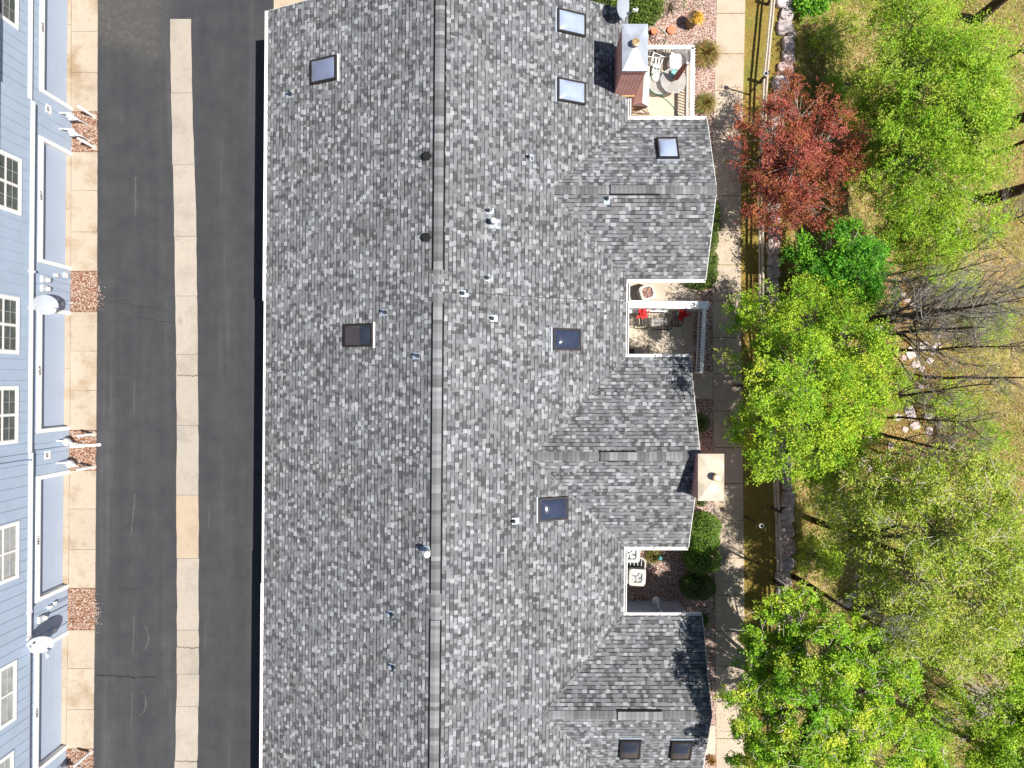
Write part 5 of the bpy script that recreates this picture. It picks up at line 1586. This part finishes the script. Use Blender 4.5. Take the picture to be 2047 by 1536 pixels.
tree("elm_tree", "clumpy light green tree at the photo's bottom right beside the sidewalk", (1590, 1380),
     [(1590, 1230, 5.2, 1.4, 1.3, 1.2), (1530, 1290, 5.4, 1.2, 1.2, 1.2), (1650, 1300, 6.4, 1.7, 1.4, 1.3), (1560, 1370, 6.2, 1.5, 1.4, 1.3), (1520, 1430, 6.2, 1.2, 1.4, 1.3), (1640, 1400, 7.2, 1.8, 1.6, 1.4), (1730, 1380, 6.4, 1.5, 1.4, 1.3), (1720, 1290, 5.2, 1.2, 1.0, 1.0), (1600, 1490, 6.8, 1.7, 1.4, 1.3), (1700, 1480, 6.8, 1.7, 1.4, 1.3), (1790, 1450, 5.8, 1.4, 1.2, 1.2), (1530, 1530, 6.0, 1.3, 1.2, 1.2), (1640, 1570, 6.8, 1.8, 1.3, 1.3), (1760, 1550, 6.2, 1.6, 1.2, 1.2), (1840, 1500, 4.6, 1.0, 1.0, 1.0), (1790, 1340, 4.2, 1.0, .8, .8)],
     680, 23, .135, .075, .055, CLUMP, [3, 3, 2, 1.6, 1.0], .2, ccol=.3, shell=.4, spr=9, gap=.12, xtw=1)
tree("elm_tree", "bright green tree cut by the photo's right edge near the bottom corner", (1935, 1480),
     [(2000, 1440, 4.2, 1.2, 1.0, 1.0), (2040, 1500, 4.8, 1.3, 1.2, 1.1), (1970, 1510, 4.0, 1.1, .9, .9), (1940, 1560, 3.8, 1.2, .9, .9), (2070, 1420, 4.6, 1.0, 1.0, 1.0)],
     240, 22, .2, .08, .045, G1c, [3, 3, 3, 1, 1.2], .14, ccol=.4)
tree("elm_tree", "light green tree at the right edge above the tangle of dead branches", (1960, 1270),
     [(2020, 1290, 5.2, 1.2, 1.1, 1.0), (2050, 1350, 5.4, .9, .9, .9), (2000, 1230, 4.6, 1.0, .8, .9), (1960, 1300, 3.8, .8, .7, .7), (2060, 1260, 5.6, 1.0, 1.2, 1.0)],
     220, 22, .2, .08, .045, G1c, [3, 3, 2, 2, .8], .12, ccol=.4)
tree("elm_tree", "sliver of bright green tree at the photo's top edge behind the boulders", (1630, -20),
     [(1628, 0, .6, .6, .7, .5), (1660, -35, .9, .9, .8, .6), (1606, -20, .3, .4, .5, .4)],
     70, 20, .17, .08, .055, DEEP, [1, 2, 3, 1], .07, ccol=.4)
# young undergrowth in the ravine
us = [(1650, 900, 1.0, 10, "low green sapling below the dense bright crown"), (1700, 1000, .9, 9, "low leafy sapling at the left foot of the twiggy tree"), (1625, 1110, 1.1, 12, "small bright sapling beside the boulder row near the twiggy tree"), (1790, 1230, 1.0, 14, "low green thicket between the twiggy and clumpy trees"),
      (1850, 1290, 1.1, 14, "patchy green thicket left of the dead branches"), (1770, 770, 1.2, 14, "dark green undergrowth right of the dense bright crown"), (1900, 800, 1.2, 9, "pale green undergrowth among the bare trees"), (1960, 880, 1.1, 9, "pale green undergrowth at the photo's right edge among bare trees"), (1900, 560, 1.2, 12, "light green undergrowth below the feathery tree"),
      (1850, 1440, 1.1, 12, "olive undergrowth right of the clumpy tree"), (1980, 640, 1.0, 8, "faint green undergrowth beneath the grey twigs"), (1700, 620, 1.4, 10, "bright green sapling touching the deep green tree"), (1660, 60, 1.2, 8, "thin green sapling near the photo's top behind the boulders"), (1700, 170, 1.0, 8, "thin green sapling left of the feathery tree"), (1880, 1370, .8, 7, "tiny sapling at the edge of the dead branches")]
for i, (px, py, r, nc, lab) in enumerate(us):
    tree("sapling", lab, (px - 8, py), [(px, py, .3, r, r * .8, .7), (px + 14, py + 12, .1, r * .8, r * .7, .5)], nc * 4, 14, .2, .08, .036, FINE if i % 2 else G1c, [3, 3, 2, 2, 1], .03, ccol=.4, cat="sapling", twigs=True)

# bare trees
def bare(lab, base, h, r, nprim, lean=(0, 0), spread=.5, start=.25, name="bare_tree", sec=7, tw=5, bend=.25):
    bx, by, _ = P(base[0], base[1], -1.0); bz = gz(bx, by) - .05
    t = thing(name, lab, "bare tree", (bx, by, bz))
    m, k = MB(), MB()
    n = 9; pts = []; off = Vector((0, 0, 0))
    for i in range(n + 1):
        s = i / n
        pts.append(Vector((lean[0] * s * h, lean[1] * s * h, s * h)) + off)
        off = off + Vector((rnd.uniform(-1, 1), rnd.uniform(-1, 1), 0)) * bend * h / 40
    m.tube(pts, [lerp(r, r * .14, (i / n) ** .8) for i in range(n + 1)], 9)
    def grow(p, d, L, rr, lvl):
        q = [p]; dd = d.copy(); st = 5 if lvl < 2 else 4
        for i in range(st):
            dd = (dd + Vector((rnd.uniform(-.22, .22), rnd.uniform(-.22, .22), .1 if lvl < 2 else rnd.uniform(-.15, .12)))).normalized()
            q.append(q[-1] + dd * L / st)
        (m if lvl == 0 else k).tube(q, [lerp(rr, rr * .3, i / st) for i in range(st + 1)], (5, 4, 3)[lvl], cap=False)
        if lvl < 2:
            for _ in range(sec if lvl == 0 else tw):
                j = rnd.randint(1, st); a = q[j] if j < st else q[-1]
                nd = (dd + Vector((rnd.uniform(-1, 1), rnd.uniform(-1, 1), rnd.uniform(-.25, .8))) * .85).normalized()
                grow(a, nd, L * rnd.uniform(.35, .6), rr * .42, lvl + 1)
    for i in range(nprim):
        s = start + (1 - start) * rnd.random(); j = s * n; a = pts[int(j)].lerp(pts[min(n, int(j) + 1)], j - int(j))
        az = rnd.uniform(0, 6.28); d = Vector((math.cos(az) * spread, math.sin(az) * spread, rnd.uniform(.5, 1.0))).normalized()
        grow(a, d, h * rnd.uniform(.16, .3) * (1.25 - .6 * s), max(.02, r * .35 * (1.2 - s)), 0)
    attach(m, "trunk", M['bark'], t, True); attach(k, "twigs", M['twig'], t)
    return t
bare("tall bare tree with a thick dark trunk rising beside the dense bright crown", (1655, 655), 11, .2, 22, (.01, -.0), .55, .3)
bare("second tall bare tree just below the thickest bare trunk", (1670, 676), 10.5, .16, 20, (.0, -.012), .55, .3)
bare("slender bare tree leaning up the photo at mid right", (1728, 800), 9, .1, 12, (.0, .09), .5, .25)
bare("thin bare tree with a single dark stem at the right of the pale creek rocks", (1850, 754), 8, .09, 9, (.02, .0), .55, .45)
bare("bare tree with twin grey tops below the creek rocks", (1722, 864), 7.5, .12, 12, (.0, -.01), .5, .3)
bare("short thin bare stem above the twiggy green tree", (1720, 914), 4.5, .05, 7, (.06, .0), .5, .3)
bare("bare leaning stem between the dense crown and the twiggy tree", (1688, 960), 4.2, .08, 6, (.04, .02), .4, .4)
bare("stout dark bare trunk at the photo's top right corner", (1950, 44), 10, .27, 16, (.02, .06), .5, .3)
bare("broad dark bare trunk at the right edge below the top corner", (1985, 262), 10, .29, 14, (.02, -.04), .5, .3)
bare("thick dark forked bare trunk at the right edge beside the feathery tree", (1962, 402), 10, .3, 16, (.03, -.02), .5, .25)
bare("thin dark bare stem between two broad trunks at the right edge", (1990, 307), 7, .1, 8, (.03, -.01), .5, .3)
bare("slim dark bare stem right of the deep green tree", (1790, 566), 7, .08, 10, (.0, -.02), .5, .3)
bare("second slim bare stem just above the one right of the deep green tree", (1795, 528), 6, .07, 8, (.02, -.05), .5, .3)
bare("dark leaning bare trunk beside the boulder row near the photo's lower right", (1572, 1143), 7.5, .13, 9, (.0, .04), .5, .5)
bare("thin bare stem at the photo's bottom right corner", (1880, 1520), 6, .08, 8, (.02, .0), .5, .3)
for lab, b_, h_, r_, n_, ln in (
    ("bare spreading tree whose grey twigs fill the right edge at mid height", (1745, 648), 9.5, .11, 26, (.03, .01)),
    ("bare grey twigged tree above the twin stemmed trunks at mid right", (1775, 625), 8.5, .09, 22, (.03, -.01)),
    ("bare grey tree between the leaning slender stem and the single dark stem", (1800, 700), 8, .08, 20, (.02, -.01)),
    ("low bare grey bush of twigs below the twin topped bare tree", (1760, 905), 4.5, .06, 22, (.03, .02)),
    ("bare grey tree whose fine twigs cross the pale creek rocks", (1770, 835), 6, .07, 18, (.05, .03)),
    ("bare grey saplings rising at the right edge below mid height", (1830, 900), 6, .06, 16, (.02, -.03)),
    ("bare twiggy tree at the right edge above the feathery tree's lower rim", (1905, 480), 7, .08, 18, (.02, .02)),
    ("bare twiggy tree by the top right corner between two dark trunks", (1960, 150), 7, .08, 16, (.02, .0)),
    ("bare forked stem behind the deep green tree", (1700, 575), 6, .06, 10, (.03, .01))):
    bare(lab, b_, h_, r_, n_, ln, .6, .25, sec=8, tw=6)
# tangle of dead branches
db = thing("dead_branches", "tangle of grey dead branches lying at the right edge near the bottom", "dead branches", P(1975, 1410, -.6))
o0 = Vector(db.location); m = MB()
for _ in range(46):
    s = PV(rnd.gauss(2030, 22), rnd.gauss(1440, 30), rnd.uniform(-.4, 1.0)) - o0
    a = R(rnd.gauss(150, 22)); L = rnd.uniform(1.4, 3.4); d = Vector((math.cos(a), math.sin(a), rnd.uniform(-.1, .25)))
    pts = [s + d * L * i / 6 + Vector((0, -.5 * (i / 6) ** 2 * rnd.uniform(-.3, 1.0), .35 * math.sin(math.pi * i / 6))) for i in range(7)]
    m.tube(pts, [lerp(.032, .008, i / 6) for i in range(7)], 4, cap=False)
    for _ in range(6):
        j = rnd.randint(2, 6); a2 = a + rnd.uniform(-.9, .9); L2 = rnd.uniform(.3, .9); d2 = Vector((math.cos(a2), math.sin(a2), rnd.uniform(-.3, .3)))
        m.tube([pts[j], pts[j] + d2 * L2 * .5 + Vector((0, 0, .04)), pts[j] + d2 * L2], [.014, .01, .004], 3, cap=False)
attach(m, "branch_tangle", M['twig'], db)

# ------------------------------------------------------------------ shrubs and planting by the building
def shrub(name, lab, parts, per_m2, ll, lw, colours, weights, cat="shrub", up=.5, group=None, base=None):
    """dense shrub: leaves over the surface of ellipsoids (px, py, z of centre, rx, ry, rz)"""
    c0 = P(parts[0][0], parts[0][1], parts[0][2]); t = thing(name, lab, cat, (c0[0], c0[1], 0), group)
    cents = []
    m = MB()
    for (px, py, z, rx, ry, rz_) in parts:
        c = np.array(P(px, py, z)); n = int(per_m2 * 4 * (rx * ry + rx * rz_ + ry * rz_) * .9)
        d = rng.normal(size=(n, 3)); d /= np.linalg.norm(d, axis=1)[:, None]
        rr = np.array([1 + .16 * noise.noise(Vector((q[0] * 2.5 + px, q[1] * 2.5, q[2] * 2.5))) + .09 * noise.noise(Vector((q[0] * 7, q[1] * 7 + py, q[2] * 7))) for q in d])
        rr *= 1 - .22 * rng.random(n) ** 2
        p = c + d * rr[:, None] * np.array([rx, ry, rz_]); p = p[p[:, 2] > .02]
        cents.append(p)
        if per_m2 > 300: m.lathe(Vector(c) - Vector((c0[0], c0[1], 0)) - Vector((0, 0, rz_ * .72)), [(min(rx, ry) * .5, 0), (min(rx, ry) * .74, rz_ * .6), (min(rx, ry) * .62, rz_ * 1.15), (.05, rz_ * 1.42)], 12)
    cent = np.concatenate(cents); n = len(cent)
    V, C = leaf_quads(cent, ll, lw, pal(n, colours, weights), up)
    quads_object("foliage", V - np.array((c0[0], c0[1], 0)), C, M['leaf'], t)
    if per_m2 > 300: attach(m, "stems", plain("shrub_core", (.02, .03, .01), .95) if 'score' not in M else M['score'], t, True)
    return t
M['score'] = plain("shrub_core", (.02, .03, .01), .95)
JUN = [(.1, .17, .02), (.15, .23, .03), (.07, .12, .015), (.2, .27, .04)]
YEW = [(.13, .25, .025), (.18, .31, .035), (.08, .17, .018), (.23, .34, .05)]
shrub("juniper_hedge", "big dense green hedge at the photo's top beside the satellite dish", [(1215, 5, .7, 1.1, .9, .7), (1262, 8, .8, 1.1, .9, .8), (1295, 12, .7, .7, .8, .7), (1280, 36, .5, .6, .5, .5), (1240, -40, .7, 1.4, .9, .8), (1185, -10, .7, .9, .8, .7)], 420, .11, .05, JUN, [3, 3, 2, 1], "hedge")
shrub("rounded_bush", "tall rounded green bush against the middle bay by the sidewalk", [(1406, 1052, .9, .72, .62, .9), (1404, 1082, .9, .72, .6, .85)], 900, .06, .035, YEW, [3, 3, 2, 1], "bush")
shrub("rounded_bush", "half shaded rounded bush, middle one of the three by the gravel yard", [(1402, 1118, .8, .82, .62, .85)], 900, .06, .035, YEW, [3, 3, 2, 1], "bush")
shrub("rounded_bush", "dark shaded rounded bush, lowest of the three by the gravel yard", [(1395, 1172, .8, .78, .56, .85)], 800, .06, .035, [(.06, .13, .015), (.09, .17, .02), (.04, .09, .012)], [3, 3, 2], "bush")  # leaf palette darker than the neighbouring bushes: shade put into the colours
shrub("juniper_hedge", "low juniper hugging the north bay above the hedge gap", [(1424, 478, .3, .28, .5, .3), (1428, 446, .3, .26, .5, .3), (1430, 422, .3, .2, .4, .3)], 900, .07, .035, JUN, [3, 3, 2, 1], "hedge")
shrub("juniper_hedge", "low juniper at the corner beside the air conditioner's patio", [(1420, 520, .35, .34, .45, .35), (1416, 548, .35, .4, .5, .38), (1398, 566, .3, .6, .3, .32)], 900, .07, .035, JUN, [3, 3, 2, 1], "hedge")
shrub("low_bush", "small dark bush in shade beside the middle bay", [(1402, 845, .25, .32, .4, .3)], 800, .06, .035, JUN, [2, 2, 2, 1], "bush")
shrub("low_bush", "little green tuft growing below the south bay's gutter corner", [(1408, 1240, .15, .22, .3, .2)], 700, .05, .03, YEW, [3, 3, 2, 1], "bush")
shrub("low_bush", "sparse green weed clump on the gravel at the photo's top", [(1352, 4, .1, .5, .4, .15), (1384, 6, .1, .45, .3, .15)], 160, .06, .03, YEW, [3, 3, 2, 1], "weeds")
shrub("low_bush", "small plant in gravel beneath the pale chimney's corner", [(1402, 1006, .12, .3, .18, .15)], 500, .05, .03, JUN, [3, 3, 2, 1], "bush")

def tuft(name, lab, c, r, h, n, cols, spread=1.0, cat="ornamental grass"):
    t = thing(name, lab, cat, P(c[0], c[1], .0))
    V, C = [], []
    for _ in range(n):
        a = rnd.uniform(0, 6.28); e = rnd.random() ** .7 * spread; d = Vector((math.cos(a), math.sin(a), 0)); s = Vector((-d.y, d.x, 0)) * rnd.uniform(.006, .012)
        b = d * r * .25 * rnd.random(); hh = h * rnd.uniform(.6, 1.0); mid = b + d * r * e * .55 + Vector((0, 0, hh)); tip = b + d * r * e * 1.05 + Vector((0, 0, hh * rnd.uniform(.45, 1.1)))
        c_ = rnd.choice(cols); c_ = tuple(x * rnd.uniform(.75, 1.2) for x in c_)
        V.append([b - s, b + s, mid + s, mid - s]); C.append(c_); V.append([mid - s, mid + s, tip + s * .3, tip - s * .3]); C.append(c_)
    quads_object("blades", np.array([[tuple(q) for q in f] for f in V]), np.array(C), M['blade'], t)
    m = MB(); m.lathe((0, 0, 0), [(r * .2, 0), (r * .16, h * .2), (.02, h * .26)], 10); attach(m, "crown_base", M['bark'], t)
    return t
OLV = [(.26, .19, .05), (.33, .24, .07), (.2, .17, .04), (.4, .27, .1), (.16, .15, .03)]
tuft("grass_clump", "olive brown ornamental grass outside the railing near the photo's top", (1409, 114), .62, .5, 900, OLV)
tuft("grass_clump", "olive brown ornamental grass beside the sidewalk above the north bay", (1407, 212), .5, .45, 700, OLV + [(.14, .2, .03)])
tuft("spiky_plant", "spiky green brown plant on the gravel beside the teal ball", (1304, 1110), .42, .4, 300, [(.16, .17, .03), (.24, .2, .05), (.1, .13, .02), (.3, .22, .08)], cat="plant")
tuft("grass_clump", "rusty little grass clump at the photo's bottom beside the sidewalk", (1421, 1518), .25, .25, 160, [(.4, .2, .06), (.3, .2, .06)])
# bare shrub on the gravel behind the chimney
bs = thing("bare_shrub", "leafless dark shrub on the gravel right of the big hedge", "shrub", P(1340, 18, 0)); m = MB()
for _ in range(26):
    a = rnd.uniform(0, 6.28); d = Vector((math.cos(a) * .7, math.sin(a) * .7, rnd.uniform(.5, 1.2))); L = rnd.uniform(.4, .9); p = Vector((0, 0, 0)); pts = [p]
    for i in range(5): d = (d + Vector((rnd.uniform(-.4, .4), rnd.uniform(-.4, .4), rnd.uniform(-.2, .1)))); pts.append(pts[-1] + d.normalized() * L / 5)
    m.tube(pts, [.018, .014, .011, .008, .006, .004], 4, cap=False)
attach(m, "stems", M['bark'], bs); m = MB(); m.lathe((0, 0, 0), [(.08, 0), (.05, .08)], 8); attach(m, "root", M['bark'], bs)

# ------------------------------------------------------------------ grass, litter
def blades(name, n, area, size, wid, cols, wts, lab, zf, dens=None, flat=.5):
    x0, x1, y0, y1 = area
    xs_ = rng.uniform(x0, x1, n); ys_ = rng.uniform(y0, y1, n)
    if dens is not None:
        keep = np.array([dens(a, b) for a, b in zip(xs_, ys_)]) > rng.random(n)
        xs_, ys_ = xs_[keep], ys_[keep]
    n = len(xs_)
    zs = np.array([zf(a, b) for a, b in zip(xs_, ys_)])
    b = np.stack([xs_, ys_, zs], 1)
    a = rng.uniform(0, 2 * np.pi, n); L = size * rng.uniform(.5, 1.3, n)
    el = np.clip(rng.normal(flat, .3, n), .05, 1.4)
    d = np.stack([np.cos(a) * np.cos(el), np.sin(a) * np.cos(el), np.sin(el)], 1) * L[:, None]
    s = np.stack([-np.sin(a), np.cos(a), np.zeros(n)], 1) * (wid * rng.uniform(.6, 1.3, n))[:, None]
    V = np.stack([b - s, b + s, b + d], 1)
    ob = quads_object(name, V, pal(n, cols, wts), M['blade'], None, 3)
    return tag(ob, lab, "grass", kind="stuff")
def gdens(x, y): return .35 + .9 * max(0, noise.noise(Vector((x * .5, y * .5, 1.3))) + .25)
def ddens(x, y): return max(0, .55 - .9 * (noise.noise(Vector((x * .33, y * .33, 4.7)))))
def gd2(x, y): return max(0, 1.6 * noise.noise(Vector((x * .38, y * .38, 9.1))) + .6)
blades("dry_grass", 90000, (12.6, 24.5, -18.5, 18.5), .24, .011, [(.62, .49, .17), (.74, .61, .28), (.46, .32, .09), (.82, .72, .44), (.34, .32, .06)], [3, 3, 2, 2, 2], "golden dry grass covering the ravine floor", gz, ddens)
blades("green_grass", 80000, (12.6, 24.5, -18.5, 18.5), .2, .012, [(.28, .4, .035), (.42, .5, .05), (.15, .26, .02), (.55, .55, .1)], [3, 3, 2, 2], "young green grass in patches on the ravine floor", gz, gd2)
def lz(x, y): return .008
blades("lawn_grass", 70000, (10.35, 12.3, -18, 18), .07, .007, [(.42, .33, .09), (.5, .4, .13), (.3, .3, .07), (.2, .24, .05), (.36, .24, .07)], [3, 3, 2, 1.5, 2], "short yellow green blades of the lawn strip", lz, None, .8)
# dead leaves
def litter(name, n, fx, size, cols, wts, lab):
    c = np.array([fx() for _ in range(n)])
    V, C = leaf_quads(c, size, size * .65, pal(n, cols, wts), 1.6)
    return tag(quads_object(name, V, C, M['blade']), lab, "leaves", kind="stuff")
def f1():
    py = rnd.uniform(560, 1020); px = rnd.gauss(1835 - abs(py - 760) * .1, 60)
    x_, y_, _ = P(px, py, -.95); return (x_, y_, gz(x_, y_) + rnd.uniform(.01, .06))
litter("dead_leaves", 9000, f1, .09, [(.42, .19, .06), (.5, .28, .1), (.3, .12, .04), (.55, .38, .2)], [3, 3, 2, 1], "rusty dead leaves around the creek rocks")
def f2():
    x_, y_ = rnd.uniform(12.8, 24), rnd.uniform(-18, 18); return (x_, y_, gz(x_, y_) + rnd.uniform(.01, .08))
litter("dead_leaves", 14000, f2, .08, [(.42, .25, .1), (.5, .38, .2), (.2, .12, .05), (.68, .56, .4)], [2, 3, 3, 2], "scattered dead leaves over the ravine floor")
def f3():
    py = rnd.choice([rnd.uniform(0, 1536), rnd.uniform(220, 700), rnd.uniform(1050, 1536)]); px = rnd.uniform(1430, 1486)
    x_, y_, _ = P(px, py, .036); return (x_, y_, .038)
litter("fallen_bits", 420, f3, .045, [(.08, .05, .03), (.16, .1, .06), (.05, .035, .03)], [2, 1, 2], "small dark leaf bits fallen on the sidewalk")
